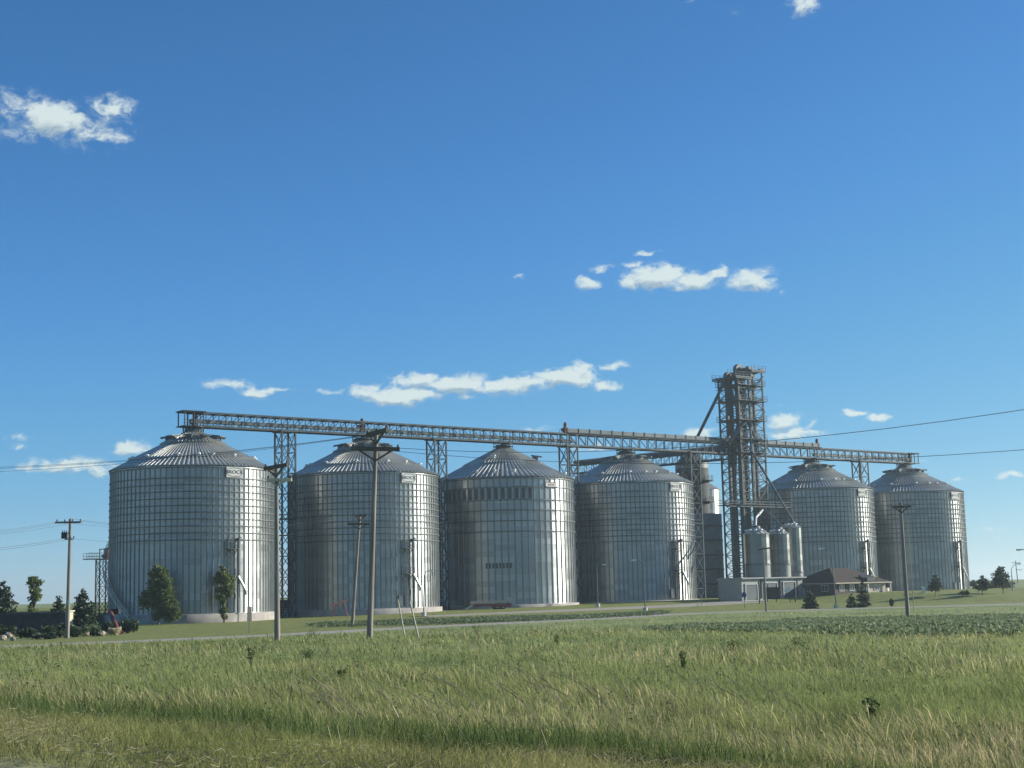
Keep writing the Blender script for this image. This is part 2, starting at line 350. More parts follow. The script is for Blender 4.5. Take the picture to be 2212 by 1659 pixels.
# ------------------------------------------------------------------ ground
def edge_dist(x, y): return .72 * x + .69 * (y - 9.8)
ROADLINE = [(0, 1397), (274, 1386.5), (450, 1379), (600, 1371), (780, 1360.5), (905, 1355.5), (1100, 1345.5), (1306, 1336), (1536, 1322), (1700, 1319), (1800, 1316), (2000, 1311), (2212, 1304)]
def smooth_line(pts, step=3.0):
    P = np.array([(p.x, p.y) for p in pts]); d = np.r_[0, np.cumsum(np.hypot(*np.diff(P, axis=0).T))]
    q = np.arange(0, d[-1], step); X = np.interp(q, d, P[:, 0]); Y = np.interp(q, d, P[:, 1])
    for _ in range(30):
        X[1:-1] = (X[:-2] + 2 * X[1:-1] + X[2:]) / 4; Y[1:-1] = (Y[:-2] + 2 * Y[1:-1] + Y[2:]) / 4
    return np.c_[X, Y]
def strip(name, line, w, m, lift=.05, nx=5, wander=.35, taper=0):
    T = np.gradient(line, axis=0); T /= np.linalg.norm(T, axis=1)[:, None]; Nn = np.c_[-T[:, 1], T[:, 0]]
    mb = MB(); k = len(line); rg = random.Random(3)
    ws = [[w / 2 + rg.uniform(-wander, wander) for _ in range(2)] for _ in range(k)]
    vs = []
    for i in range(k):
        for j in range(nx):
            f = j / (nx - 1); off = -ws[i][0] + f * (ws[i][0] + ws[i][1])
            p = line[i] + Nn[i] * off; vs.append((p[0], p[1], gz(p[0], p[1]) + lift - (.09 if j in (0, nx - 1) else 0)))
    mb.add(vs, [(i * nx + j, (i + 1) * nx + j, (i + 1) * nx + j + 1, i * nx + j + 1) for i in range(k - 1) for j in range(nx - 1)], True)
    return tag(link(name, mb.mesh(name, m)), kind='structure')
def road_pts():
    p = [ground(x, y) for x, y in ROADLINE]
    a = p[0] + (p[0] - p[3]) * 2.0; b = p[-1] + (p[-1] - p[-3]) * 2.0
    return smooth_line([a] + p + [b])
RL = road_pts()
def line_dist(x, y, line):
    A = line[:-1]; Bv = line[1:] - A; L2 = (Bv ** 2).sum(1)
    P = np.c_[x, y]; out = np.full(len(P), 1e9); sg = np.zeros(len(P))
    for a, b, l in zip(A, Bv, L2):
        t = np.clip(((P - a) @ b) / l, 0, 1); c = P - a - t[:, None] * b; d = np.hypot(c[:, 0], c[:, 1])
        side = np.sign(b[0] * (P[:, 1] - a[1]) - b[1] * (P[:, 0] - a[0])); k = d < out; out[k] = d[k]; sg[k] = side[k]
    return out * sg
def build_ground():
    ys = np.r_[np.arange(-420, 0, 30), np.arange(0, 40, .8), np.geomspace(40, 460, 230), np.geomspace(475, 4200, 40)]
    us = np.linspace(-1, 1, 361); us = np.sign(us) * (.55 * np.abs(us) + .45 * np.abs(us) ** 3)
    X = us[None, :] * (170 + .9 * np.maximum(ys, 0)[:, None]); Y = np.repeat(ys[:, None], len(us), 1)
    Z = terrain(X, Y)
    v = np.c_[X.ravel(), Y.ravel(), Z.ravel()]; nx = len(us); ny = len(ys)
    i = np.arange((ny - 1) * nx).reshape(ny - 1, nx)[:, :-1].ravel()
    f = np.c_[i, i + 1, i + nx + 1, i + nx]
    me = bpy.data.meshes.new('ground'); me.from_pydata(v.tolist(), [], f.tolist()); me.polygons.foreach_set('use_smooth', np.ones(len(f), bool))
    me.materials.append(M_['ground'])
    x, y = v[:, 0], v[:, 1]
    s = (x - PX0) * UX + (y - PY0) * UY; w = (x - PX0) * NX + (y - PY0) * NY
    rl = RL; d = np.full(len(x), -99.0); near = (y > 60) & (y < 420) & (np.abs(x) < 260)
    d[near] = line_dist(x[near], y[near], rl)
    sgn = np.sign(line_dist(np.array([0.0]), np.array([300.0]), rl))[0]; d = d * sgn
    lawn = np.where(near, sstep(1.0, 4.0, d), 0) * sstep(-70, -30, w) * (1 - sstep(230, 270, s))
    e = edge_dist(x, y); verge = (1 - sstep(6.0, 7.6, e)) * sstep(-1.5, 1.0, e); grav = 1 - sstep(-.6, .5, e)
    c = me.color_attributes.new('zone', 'FLOAT_COLOR', 'POINT')
    c.data.foreach_set('color', np.c_[lawn, verge, grav, np.ones(len(x))].ravel())
    return tag(link('ground', me), kind='structure')
build_ground()
strip('road', RL, 7.4, M_['road'], .06)
drive = smooth_line([ground(x, y) for x, y in [(905, 1332), (1000, 1328.5), (1097, 1323.5), (1306, 1315.5), (1481, 1308.5), (1560, 1303), (1640, 1298)]])
strip('driveway', drive, 8.0, M_['road'], .07)
_hd = np.array([-.692, .722]); _hn = np.array([-.722, -.692])
hw = np.array([np.array([0, 9.8]) + _hd * t + _hn * 7.2 for t in np.arange(-60, 120, 4.0)])
strip('highway', hw, 11.0, M_['asphalt'], .03, wander=0)

# ------------------------------------------------------------------ grain bins
def sd(az_deg, r=1.0): a = math.radians(az_deg); return Vector((math.sin(a) * r, math.cos(a) * r, 0))   # compass direction
MESH = {}
def cached(key, fn, m):
    if key not in MESH: MESH[key] = fn().mesh(key.split(':')[0], m)
    return MESH[key]
def wall_mb(n, R, H, z0=0.0):
    mb = MB()
    for i in range(n):
        a = 2 * math.pi * i / n; b = 2 * math.pi * (i + 1) / n
        p = [(R * math.cos(t), R * math.sin(t)) for t in (a, b)]
        mb.add([(*p[0], z0), (*p[1], z0), (*p[1], H), (*p[0], H)], [(0, 1, 2, 3)])
    return mb
def stiff_mb(n, R, H, z0=0.0, w=.20, dep=.13):
    mb = MB()
    for i in range(n):
        t = 2 * math.pi * i / n; e = Vector((math.cos(t), math.sin(t), 0)); f = Vector((-e.y, e.x, 0))
        q = [e * (R - .03) - f * w * .62, e * (R + dep) - f * w * .36, e * (R + dep) + f * w * .36, e * (R - .03) + f * w * .62]
        lo = [v + Vector((0, 0, z0)) for v in q]; hi = [v + Vector((0, 0, H)) for v in q]
        mb.add(lo + hi, [(0, 1, 5, 4), (1, 2, 6, 5), (2, 3, 7, 6), (4, 5, 6, 7), (3, 2, 1, 0)])
    return mb
def cone_mb(r0, z0, r1, z1, n, rib=.19, fr=.5):
    # ribbed roof cone: n raised ribs between flat pans
    mb = MB(); sl = Vector((z0 - z1, r0 - r1)).normalized()          # outward normal in the r,z plane
    nr, nz_ = (z1 - z0), (r0 - r1); l = math.hypot(nr, nz_); nr /= l; nz_ /= l
    da = 2 * math.pi / n
    def P(r, z, a, h): return ((r + nr * h) * math.cos(a), (r + nr * h) * math.sin(a), z + nz_ * h)
    for i in range(n):
        a = i * da; st = [(0, 0), (da * (1 - fr), 0), (da * (1 - fr * .78), rib), (da * (1 - fr * .22), rib), (da, 0)]
        vs = []
        for t, h in st: vs += [P(r0, z0, a + t, h), P(r1, z1, a + t, h * (.35 + .65 * r1 / r0))]
        mb.add(vs, [(2 * k, 2 * k + 2, 2 * k + 3, 2 * k + 1) for k in range(4)])
        mb.add([vs[2], vs[4], vs[6], vs[8]], [(3, 2, 1, 0)])
    return mb
RZ = lambda r: BIN_H + .1 + (13.95 - r) * math.tan(math.radians(27.6))    # height of the roof at radius r
def vent_mb():
    mb = MB(); mb.cyl((0, 0, -.25), (0, 0, .42), .17, n=8); mb.lathe([(.02, .66), (.24, .62), (.38, .48), (.40, .38), (.15, .36)], 10)
    return mb
def fan_mb():      # hooded exhauster lying out over the roof, local +X points outward
    mb = MB(); mb.box((.15, 0, .05), (1.1, 1.05, .9))
    vs = [(-.6, -.65, .75), (-.6, .65, .75), (1.5, .8, .42), (1.5, -.8, .42), (-.6, -.65, .55), (-.6, .65, .55), (1.5, .8, .22), (1.5, -.8, .22)]
    mb.add(vs, [(0, 3, 2, 1), (4, 5, 6, 7), (0, 1, 5, 4), (1, 2, 6, 5), (2, 3, 7, 6), (3, 0, 4, 7)])
    return mb
def hoop_mb(R, z): 
    mb = MB(); mb.lathe([(R, z - .075), (R + .23, z - .075), (R + .23, z + .075), (R, z + .075)], 90, smooth=False); return mb
def ladder_mb(z0, z1, R):
    mb = MB()
    for y in (-.3, .3): mb.bar((R + .35, y, z0), (R + .35, y, z1), .1)
    z = z0
    while z < z1: mb.bar((R + .35, -.3, z), (R + .35, .3, z), .06); z += .6
    for z in np.arange(z0 + 2.2, z1, 1.1):
        pts = [Vector((R + .35 + .75 * math.sin(t), .45 * math.cos(t), z)) for t in np.linspace(0, math.pi, 6)]
        for p, q in zip(pts[:-1], pts[1:]): mb.bar(p, q, .06)
    return mb
def platform_mb(z, R):
    mb = MB(); mb.box((R + .75, 0, z), (1.4, 1.9, .12))
    for y in (-.95, .95):
        for x in (.1, 1.4): mb.bar((R + x, y, z), (R + x, y, z + 1.1), .08)
        for h in (.55, 1.1): mb.bar((R + .1, y, z + h), (R + 1.4, y, z + h), .07)
    for h in (.55, 1.1): mb.bar((R + 1.4, -.95, z + h), (R + 1.4, .95, z + h), .07)
    mb.bar((R, -.7, z - 1.1), (R + 1.3, -.7, z), .1); mb.bar((R, .7, z - 1.1), (R + 1.3, .7, z), .1)
    return mb
def text_mesh(name, txt, size, m, extr=.015, italic=False):
    cu = bpy.data.curves.new(name, 'FONT'); cu.body = txt; cu.size = size; cu.extrude = extr; cu.align_x = 'CENTER'; cu.align_y = 'CENTER'; cu.offset = .012 * size
    tmp = bpy.data.objects.new('tmp', cu); COL.objects.link(tmp); bpy.context.view_layer.update()
    me = bpy.data.meshes.new_from_object(tmp.evaluated_get(bpy.context.evaluated_depsgraph_get())); me.name = name
    bpy.data.objects.remove(tmp); bpy.data.curves.remove(cu); me.materials.clear(); me.materials.append(m); return me
TXT = {}
def sign_at(parent, az, z, R, txt, w, h, tm, plain=False):
    d = sd(az); c = d * (R + .22)
    o = part('sign_board', MB().box((0, 0, 0), (w, .06, h)), M_['signw'], parent, (c.x, c.y, z), math.atan2(d.y, d.x) + math.pi / 2)
    fr = MB()
    if plain:
        fr.box((0, -.035, h * .5 - .08), (w, .02, .12)); fr.box((0, -.035, -h * .5 + .08), (w, .02, .12))
    else:
        pts = [Vector((w * .46 * math.copysign(abs(math.cos(t)) ** .5, math.cos(t)), -.04, h * .40 * math.copysign(abs(math.sin(t)) ** .75, math.sin(t)))) for t in np.linspace(0, 2 * math.pi, 33)]
        for p, q in zip(pts[:-1], pts[1:]): fr.bar(p, q, .02, .09)
    part('sign_border', fr, M_['iron'], o)
    if txt not in TXT: TXT[txt] = text_mesh('lettering', txt, h * .46, tm)
    t = link('lettering', TXT[txt], o, (0, -.045, 0)); t.rotation_euler = (math.pi / 2, 0, 0); t.scale = (1.25, 1, 1)
    return o
def stair_mb(a0, a1, z0, z1, R):
    mb = MB(); n = int(abs(a1 - a0) / 1.6)
    for i in range(n + 1):
        f = i / n; d = sd(a0 + (a1 - a0) * f); z = z0 + (z1 - z0) * f
        mb.box(d * (R + .62) + Vector((0, 0, z)), (.85, .34, .06), math.atan2(d.y, d.x))
    for rr in (R + .2, R + 1.05):
        P = [sd(a0 + (a1 - a0) * f, rr) + Vector((0, 0, z0 + (z1 - z0) * f)) for f in np.linspace(0, 1, 26)]
        for p, q in zip(P[:-1], P[1:]): mb.bar(p, q, .06, .26)
    P = [sd(a0 + (a1 - a0) * f, R + 1.05) + Vector((0, 0, z0 + (z1 - z0) * f)) for f in np.linspace(0, 1, 26)]
    for h in (.55, 1.05):
        for p, q in zip(P[:-1], P[1:]): mb.bar(p + Vector((0, 0, h)), q + Vector((0, 0, h)), .06)
    for p in P: mb.bar(p, p + Vector((0, 0, 1.05)), .06)
    return mb
BIN_LABEL = ['largest looking corrugated steel grain bin, at the far left, on a tall concrete ring', 'grain bin behind the tallest wooden utility pole, roof peak hidden by its crossarms',
             'grain bin with a band of dark wall sheets below its eave and few roof vents', 'grain bin just left of the dark grain dryer, with shadow patches on its lit side',
             'grain bin rising behind the brown roofed office', 'rightmost grain bin, at the end of the roof conveyor']
def make_bin(k):
    p = row(BIN_S[k]); R, H = BIN_R, BIN_H; odd = k == 2; nst = 66 if odd else 90
    b = thing('grain_bin', BIN_LABEL[k], 'grain bin', (p.x, p.y, 0), 0, 'steel grain bins in a row')
    link('wall', cached('wall:%d' % nst, lambda: wall_mb(nst, R, H), M_['wall3' if odd else 'wall']), b)
    w = kids(b)[0]
    link('wall_rib', cached('wall_rib:%d' % nst, lambda: stiff_mb(nst, R, H - .15, .1, .26 if odd else .24), M_['stiff']), w)
    fz = {0: -1.75, 1: -1.3, 2: -.9, 3: -.35, 4: -.3, 5: -.3}[k]
    f = MB(); f.lathe([(R + .55, fz - .6), (R + .55, 0.0), (R - .2, .002)], 72); part('foundation', f, M_['conc'], b)
    if not odd:
        rm = ('roof:n', lambda: MB_join([cone_mb(13.98, RZ(13.98), 10.9, RZ(10.9), 112), cone_mb(10.95, RZ(10.95) + .12, 5.5, RZ(5.5) + .12, 112), cone_mb(5.6, RZ(5.6) + .3, 1.35, RZ(1.35) + .3, 56)]))
        link('roof', cached(rm[0], rm[1], M_['roof']), b)
        hz = [H - .25, H - 2.0] + [H - 2.0 - 1.12 * i for i in range(1, 10)]
    else:
        rm = ('roof:o', lambda: MB_join([cone_mb(13.98, RZ(13.98), 8.0, RZ(8.0), 84), cone_mb(8.05, RZ(8.05) + .12, 1.35, RZ(1.35) + .12, 84)]))
        link('roof', cached(rm[0], rm[1], M_['roof']), b)
        hz = [H - .2, H - 1.9, H - 4.35, H - 6.3, H - 8.3, H - 10.3]
    for z in hz: link('wall_hoop', cached('wall_hoop:%.2f' % z, lambda: hoop_mb(R, z), M_['hoop']), b)
    roof = [c for c in kids(b) if c.name.startswith('roof')][0]
    va = ([0, 13, 58, 76, 94, 128, 150, 163, 181, 213, 238, 251, 270, 290, 315, 340] if not odd else [96, 205, 188, 170])
    for a in va:
        d = sd(a, 10.6 if not odd else 12.2); link('roof_vent', cached('roof_vent', vent_mb, M_['bright']), roof, (d.x, d.y, RZ(10.6 if not odd else 12.2)))
    for a in ([22, 67, 105, 142, 178, 215, 260, 310] if not odd else [96]):
        r = 4.0 if not odd else 6.2; d = sd(a, r); link('roof_exhauster', cached('roof_exhauster', fan_mb, M_['frame2']), roof, (d.x, d.y, RZ(r) + .35), math.atan2(d.y, d.x))
    if odd:
        d = sd(196, 6.4); link('roof_vent', cached('roof_vent', vent_mb, M_['bright']), roof, (d.x, d.y, RZ(6.4) + .3))
    # collar and platform of the peak
    c = MB(); c.lathe([(1.55, RZ(1.4) - .1), (1.5, RZ(1.4) + .75), (.3, RZ(1.4) + 1.0)], 20); part('peak_collar', c, M_['frame2'], b)
    zt = RZ(1.4) + .3; t = MB()
    if k in (0, 4, 5):
        for a in range(12):
            e = sd(a * 30, 1.75); t.bar(e + Vector((0, 0, zt - .4)), e + Vector((0, 0, 31.9)), .16)
        t.lathe([(1.3, 31.75), (1.95, 31.75), (1.95, 31.95), (1.3, 31.95)], 16); t.lathe([(1.0, zt), (1.0, 31.9)], 14)
    else:
        t.cyl((0, 0, zt), (0, 0, 32.1), .38, n=12)
        for a in range(10):
            e = sd(a * 36, 2.0); t.bar(e + Vector((0, 0, zt - .3)), e + Vector((0, 0, zt + 1.3)), .09); e2 = sd(a * 36 + 36, 2.0)
            for h in (.7, 1.3): t.bar(e + Vector((0, 0, zt + h)), e2 + Vector((0, 0, zt + h)), .07)
        t.lathe([(1.2, zt + .12), (2.05, zt + .12), (2.05, zt + .2), (1.2, zt + .2)], 16)
    part('peak_platform', t, M_['frame'], b)
    if odd: sign_at(b, 139, H - 1.45, R, 'SUKUP', 2.9, 1.0, M_['redsign'], True)
    else: sign_at(b, 139, H - 1.0, R, 'BROCK', 3.0, 1.7, M_['iron'])
    if odd:  # rows of darker plates laid on the wall
        for i in range(15):
            a = 233 - i * 360 / 66 * 1.0; d = sd(a + 360 / 132, R + .02); part('dark_sheet', MB().box((0, 0, 0), (.95, .05, 2.1)), M_['wall_dark'], b, (d.x, d.y, H - 3.1), math.atan2(d.y, d.x) + math.pi / 2)
        for i in range(4):
            a = 193.6 - i * 360 / 66; d = sd(a, R + .02); part('dark_sheet', MB().box((0, 0, 0), (1.05, .05, 1.0)), M_['wall_dark'], b, (d.x, d.y, 7.3), math.atan2(d.y, d.x) + math.pi / 2)
    else:
        ra = math.radians(90 - 142)
        link('ladder', cached('ladder', lambda: ladder_mb(.3, 12.3, R), M_['frame2']), b, rz=ra)
        for z in (10.4, 6.0): link('platform', cached('platform:%.1f' % z, lambda: platform_mb(z, R), M_['frame2']), b, rz=ra)
        d = MB(); e = sd(138.5, R + .5); g = sd(131, R + .7)
        d.cyl((R + .5, 1.3, 0), (R + .5, 1.3, 11.9), .22, n=8); d.cyl((R + .5, 1.3, 11.9), (R + .2, 1.9, 12.1), .3, n=8)
        link('leg_pipe', cached('leg_pipe', lambda: d, M_['frame2']), b, rz=ra)
        sp = MB(); sp.cyl(sd(137.5, R + .7) + Vector((0, 0, 6.0)), sd(132.5, R + 1.1) + Vector((0, 0, 3.6)), .22, n=10); sp.cyl(sd(132.5, R + 1.1) + Vector((0, 0, 3.6)), sd(132.2, R + 1.1) + Vector((0, 0, 2.9)), .26, n=10)
        link('draw_spout', cached('draw_spout', lambda: sp, M_['bright']), b)
        dr = MB(); dr.box((R + .12, 0, 1.3), (.25, 1.3, 2.0)); link('access_door', cached('access_door', lambda: dr, M_['frame2']), b, rz=math.radians(90 - 146))
    if k == 0:
        part('stair', stair_mb(211, 262, -.3, 9.4, R), M_['galvl'], b)
        part('stair', stair_mb(262, 325, 9.4, 20.0, R), M_['galvl'], b)
    return b
def MB_join(l):
    o = MB()
    for m in l:
        k = len(o.v); o.v += m.v; o.f += [tuple(i + k for i in f) for f in m.f]; o.sm += m.sm
    return o
for k in range(6): make_bin(k)

# ------------------------------------------------------------------ lattice towers and conveyor bridges
def lattice_leg(mb, a, b, w): mb.bar(a, b, w)
def tower_parts(root, hx, hy, z0, z1, bay, lw=.26, bw=.11, m='frame', xb=True, legs=None):
    cs = [(-hx, -hy), (hx, -hy), (hx, hy), (-hx, hy)]
    for x, y in cs: part('leg', MB().bar((x, y, z0), (x, y, z1), lw), M_[m], root)
    br = MB(); n = max(1, round((z1 - z0) / bay)); zs = np.linspace(z0, z1, n + 1)
    for i in range(4):
        a, b = cs[i], cs[(i + 1) % 4]
        for k in range(n + 1): br.bar((*a, zs[k]), (*b, zs[k]), bw * 1.15)
        for k in range(n):
            if xb or k % 2 == 0: br.bar((*a, zs[k]), (*b, zs[k + 1]), bw)
            if xb or k % 2 == 1: br.bar((*b, zs[k]), (*a, zs[k + 1]), bw)
    part('bracing', br, M_[m], root)
RROT = math.atan2(UY, UX)                        # local +X runs along the row
def support_tower(s, top, label, hx=1.35, hy=1.35, w=0.0):
    p = row(s, w); t = thing('support_tower', label, 'lattice tower', (p.x, p.y, 0), RROT, 'lattice towers under the conveyors')
    tower_parts(t, hx, hy, -1.5, top, 3.6)
    h = MB(); h.box((0, 0, top + .12), (hx * 2 + .7, hy * 2 + .5, .34)); part('head_frame', h, M_['frame'], t)
    pf = MB(); pf.box((0, 0, 16.2), (hx * 2 + .5, hy * 2 + .5, .12)); part('rest_platform', pf, M_['frame'], t)
support_tower(17.8, 31.75, 'lattice tower in the gap beside the largest looking grain bin')
support_tower(50.6, 31.75, 'lattice tower left of the grain bin with the dark sheet band')
support_tower(83.4, 31.75, 'lattice tower under the joint with the red motor box, mid conveyor')
support_tower(174.6, 31.75, 'short looking lattice tower between the two rightmost bin roofs')
support_tower(118.0, 31.75, 'lattice tower in front of the dark grain dryer', 1.35, 1.5)
def bridge(name, label, s0, s1, kind, z0=31.98, z1=34.35, hw=1.15, p=None, rz=None, bay=2.45):
    L = s1 - s0; q = row(s0); t = thing('conveyor_bridge', label, 'conveyor', (q.x, q.y, 0) if p is None else p, RROT if rz is None else rz, 'overhead grain conveyors')
    tr = MB(); n = max(2, round(L / bay)); xs = np.linspace(0, L, n + 1)
    for y in (-hw, hw):
        for z, wd in ((z0, .34), (z1, .26)): tr.bar((0, y, z), (L, y, z), .22, wd)
        for i, x in enumerate(xs): tr.bar((x, y, z0), (x, y, z1), .14)
        for i in range(n):
            a, b = (xs[i], xs[i + 1]) if (i < n / 2) == (kind == 'under') else (xs[i + 1], xs[i])
            tr.bar((a, y, z1), (b, y, z0), .10)
    for x in xs:
        tr.bar((x, -hw, z0), (x, hw, z0), .14); tr.bar((x, -hw, z1), (x, hw, z1), .14)
    part('truss', tr, M_['frame'], t)
    wk = MB(); wk.box((L / 2, 0, z0 + .06), (L, hw * 2 - .3, .07))
    if kind == 'inside':
        for y in (-hw + .1, hw - .1):
            wk.bar((0, y, z0 + 1.05), (L, y, z0 + 1.05), .06)
        part('walkway', wk, M_['frame'], t)
        tg = MB(); tg.box((L / 2, 0, z0 + .95), (L, .95, .62))
        for x in np.arange(.5, L, 3.05): tg.box((x, 0, z0 + .95), (.12, 1.08, .74)); tg.bar((x, -.4, z0), (x, -.4, z0 + .7), .1); tg.bar((x, .4, z0), (x, .4, z0 + .7), .1)
        part('conveyor_trough', tg, M_['frame2'], t)
        rf = MB()
        for x in np.arange(.6, L, 1.22): rf.box((x, 0, z1 + .02), (.5, hw * 2, .05))
        part('top_grating', rf, M_['frame'], t)
    else:
        wk.box((L / 2, 0, z1 + .2), (L, hw * 2 + .6, .08)); part('walkway', wk, M_['frame'], t)
        tg = MB(); tg.box((L / 2, -.2, z1 + .78), (L, .9, .78))
        for x in np.arange(.5, L, 3.05): tg.box((x, -.2, z1 + .78), (.16, 1.1, .94))
        part('conveyor_trough', tg, M_['frame2'], t)
        rl = MB()
        for y in (hw + .2,):
            for h in (.6, 1.15): rl.bar((0, y, z1 + h), (L, y, z1 + h), .06)
            for x in np.arange(0, L, 2.0): rl.bar((x, y, z1 + .2), (x, y, z1 + 1.15), .06)
        part('railing', rl, M_['frame'], t)
    return t
def motor(parent, x, y, z, m='redd'):
    d = MB(); d.box((0, 0, .5), (.8, .9, 1.0)); d.cyl((0, 0, .9), (0, 0, 1.9), .36, n=10); d.cyl((0, 0, 1.9), (0, 0, 2.1), .25, n=10); d.box((-.6, .1, .55), (.6, .5, .6))
    part('drive_motor', d, M_[m], parent, (x, y, z))
def end_cage(parent, x0, x1, z0, z1, hw=1.3):
    c = MB()
    for x in (x0, (x0 + x1) / 2, x1):
        for y in (-hw, hw): c.bar((x, y, z0), (x, y, z1), .17)
    for z in (z0, z1):
        for y in (-hw, hw): c.bar((x0 - .3, y, z), (x1 + .3, y, z), .2)
        for x in (x0, x1): c.bar((x, -hw, z), (x, hw, z), .17)
    c.box(((x0 + x1) / 2, 0, z1 + .12), (x1 - x0 + .9, hw * 2 + .5, .1)); c.box(((x0 + x1) / 2, 0, z0), (x1 - x0 + .8, hw * 2 + .4, .1))
    for h in (.55, 1.1): c.bar((x0 - .3, -hw, z0 + h), (x1, -hw, z0 + h), .06)
    part('end_cage', c, M_['frame'], parent)
ba = bridge('a', 'long enclosed conveyor bridge running from the far left bin to the mid joint', -.6, 84.6, 'inside')
end_cage(ba, -1.6, 1.9, 31.9, 34.4); motor(ba, .9, 0, 32.1); motor(ba, 34.5, -.1, 33.0)
bb = bridge('b', 'conveyor bridge with its trough on top, running from the mid joint to the elevator tower', 82.3, 131.0, 'under')
motor(bb, .3, -.2, 34.7)
bc = bridge('c', 'conveyor bridge with a railed trough on top, right of the elevator tower', 138.5, 159.6, 'under')
motor(bc, 20.8, -.2, 34.6)
bd = bridge('d', 'rightmost enclosed conveyor bridge ending in an open cage over the last bin', 158.2, 193.0, 'inside')
end_cage(bd, 34.2, 37.2, 31.9, 34.35); motor(bd, 35.4, 0, 32.1)
q = row(130.5, -1.5)
be = bridge('e', 'second conveyor bridge running off behind the roofs from the elevator tower', 0, 46, 'under', 31.0, 33.0, 1.0, (q.x, q.y, 0), math.atan2(-NY, -NX) + math.radians(9))

# ------------------------------------------------------------------ bucket elevators
TS = 134.6; tp = row(TS, 0); HX, HY = 3.9, 3.1
tw = thing('elevator_tower', 'tall braced lattice tower crowned by elevator heads', 'elevator tower', (tp.x, tp.y, 0), RROT)
def tower_skin():
    xs = (-HX, -.5, HX); pts = [(x, y) for x in xs for y in (-HY, HY)]
    for x, y in pts: part('leg', MB().bar((x, y, -.3), (x, y, 49.2 if x < HX - .1 else 51.0), .32), M_['frame'], tw)
    br = MB(); zs = np.linspace(0, 49.2, 22)
    def panel(a, b, K=False):
        for z in zs: br.bar((*a, z), (*b, z), .13)
        for i, (z, z2) in enumerate(zip(zs[:-1], zs[1:])):
            if K: m = ((a[0] + b[0]) / 2, (a[1] + b[1]) / 2, (z + z2) / 2); br.bar((*a, z), m, .12); br.bar((*a, z2), m, .12); br.bar((*b, z), m, .1); br.bar((*b, z2), m, .1)
            elif i % 2: br.bar((*a, z), (*b, z2), .13)
            else: br.bar((*b, z), (*a, z2), .13)
    for y in (-HY, HY): panel((-HX, y), (-.5, y), True); panel((-.5, y), (HX, y))
    for x in xs: panel((x, -HY), (x, HY), x == -HX)
    part('bracing', br, M_['frame'], tw)
    for z, e in ((20.6, 1.0), (32.2, .5), (35.3, .4), (39.6, .5), (44.0, .7), (47.6, .5)):
        d = MB(); d.box((0, 0, z), (HX * 2 + e * 2, HY * 2 + e * 2, .16))
        for h in (.55, 1.1):
            for y in (-1, 1): d.bar((-HX - e, y * (HY + e), z + h), (HX + e, y * (HY + e), z + h), .07)
            for x in (-1, 1): d.bar((x * (HX + e), -HY - e, z + h), (x * (HX + e), HY + e, z + h), .07)
        for x in np.linspace(-HX - e, HX + e, 6):
            for y in (-1, 1): d.bar((x, y * (HY + e), z), (x, y * (HY + e), z + 1.1), .07)
        part('service_platform', d, M_['frame'], tw)
    for x0, x1, z in ((-HX - 1.3, -.2, 49.3), (-.1, HX + .7, 51.0)):
        d = MB(); d.box(((x0 + x1) / 2, 0, z), (x1 - x0, HY * 2 + 1.4, .3)); d.bar((x0, -HY - .7, z - .35), (x1, -HY - .7, z - .35), .2); d.bar((x0, HY + .7, z - .35), (x1, HY + .7, z - .35), .2)
        for y in (-1, 1):
            for h in (.55, 1.1): d.bar((x0, y * (HY + .65), z + h), (x1, y * (HY + .65), z + h), .07)
            for x in np.linspace(x0, x1, 5): d.bar((x, y * (HY + .65), z), (x, y * (HY + .65), z + 1.1), .07)
        part('head_platform', d, M_['frame'], tw)
    lad = MB()
    for k in range(12):
        z = .5 + k * 4.1; a, b = ((-.3, -HY - .9), (3.2, -HY - .9)) if k % 2 else ((3.2, -HY - .9), (-.3, -HY - .9))
        for o in (-.35, .35): lad.bar((a[0], a[1] + o, z), (b[0], b[1] + o, z + 4.1), .06, .12)
        for f in np.linspace(0, 1, 14): lad.box((a[0] + (b[0] - a[0]) * f, a[1], z + 4.1 * f), (.3, .7, .05))
    part('zigzag_stair', lad, M_['frame'], tw)
tower_skin()
def elevator(x, y, top, lab, casing_gap=1.5, R=.95):
    p = row(TS + x, y); t = thing('bucket_elevator', lab, 'bucket elevator', (p.x, p.y, 0), RROT, 'bucket elevators inside the lattice tower')
    for o in (-casing_gap / 2, casing_gap / 2): part('casing', MB().box((o, 0, top / 2), (.5, .7, top)), M_['frame2'], t)
    h = MB(); h.box((0, 0, top + .3), (casing_gap + .7, .95, .9))
    n = 14; pr = [(math.cos(math.pi * i / n) * (casing_gap / 2 + .38), math.sin(math.pi * i / n) * (casing_gap / 2 + .45) + top + .72) for i in range(n + 1)]
    vs = [(a, -.5, b) for a, b in pr] + [(a, .5, b) for a, b in pr]; m = n + 1
    h.add(vs, [(i, i + 1, m + i + 1, m + i) for i in range(n)] + [tuple(range(m - 1, -1, -1)), tuple(range(m, 2 * m))])
    part('head', h, M_['frame2'], t)
    d = MB(); d.cyl((-.2, -1.2, top + .9), (-.2, -.5, top + .9), .38, n=10); d.box((.5, -1.0, top + .75), (.9, .7, .7)); d.box((.9, -1.5, top + .85), (1.5, .8, .35)); d.cyl((1.3, -2.2, top + 1.15), (1.3, -1.2, top + 1.15), .36, n=10); d.box((1.0, 1.2, top + .9), (1.2, .9, .8)); part('drive_motor', d, M_['redd' if x < -2 else 'frame2'], t)
    b = MB(); b.box((0, 0, .9), (casing_gap + 1.1, 1.1, 1.8)); part('boot', b, M_['frame2'], t)
elevator(-2.6, -1.2, 49.1, 'bucket elevator at the left edge of the lattice tower, with red drive motor', 1.4)
elevator(-1.2, 1.4, 48.7, 'bucket elevator second from the left inside the lattice tower, drive motor grey')
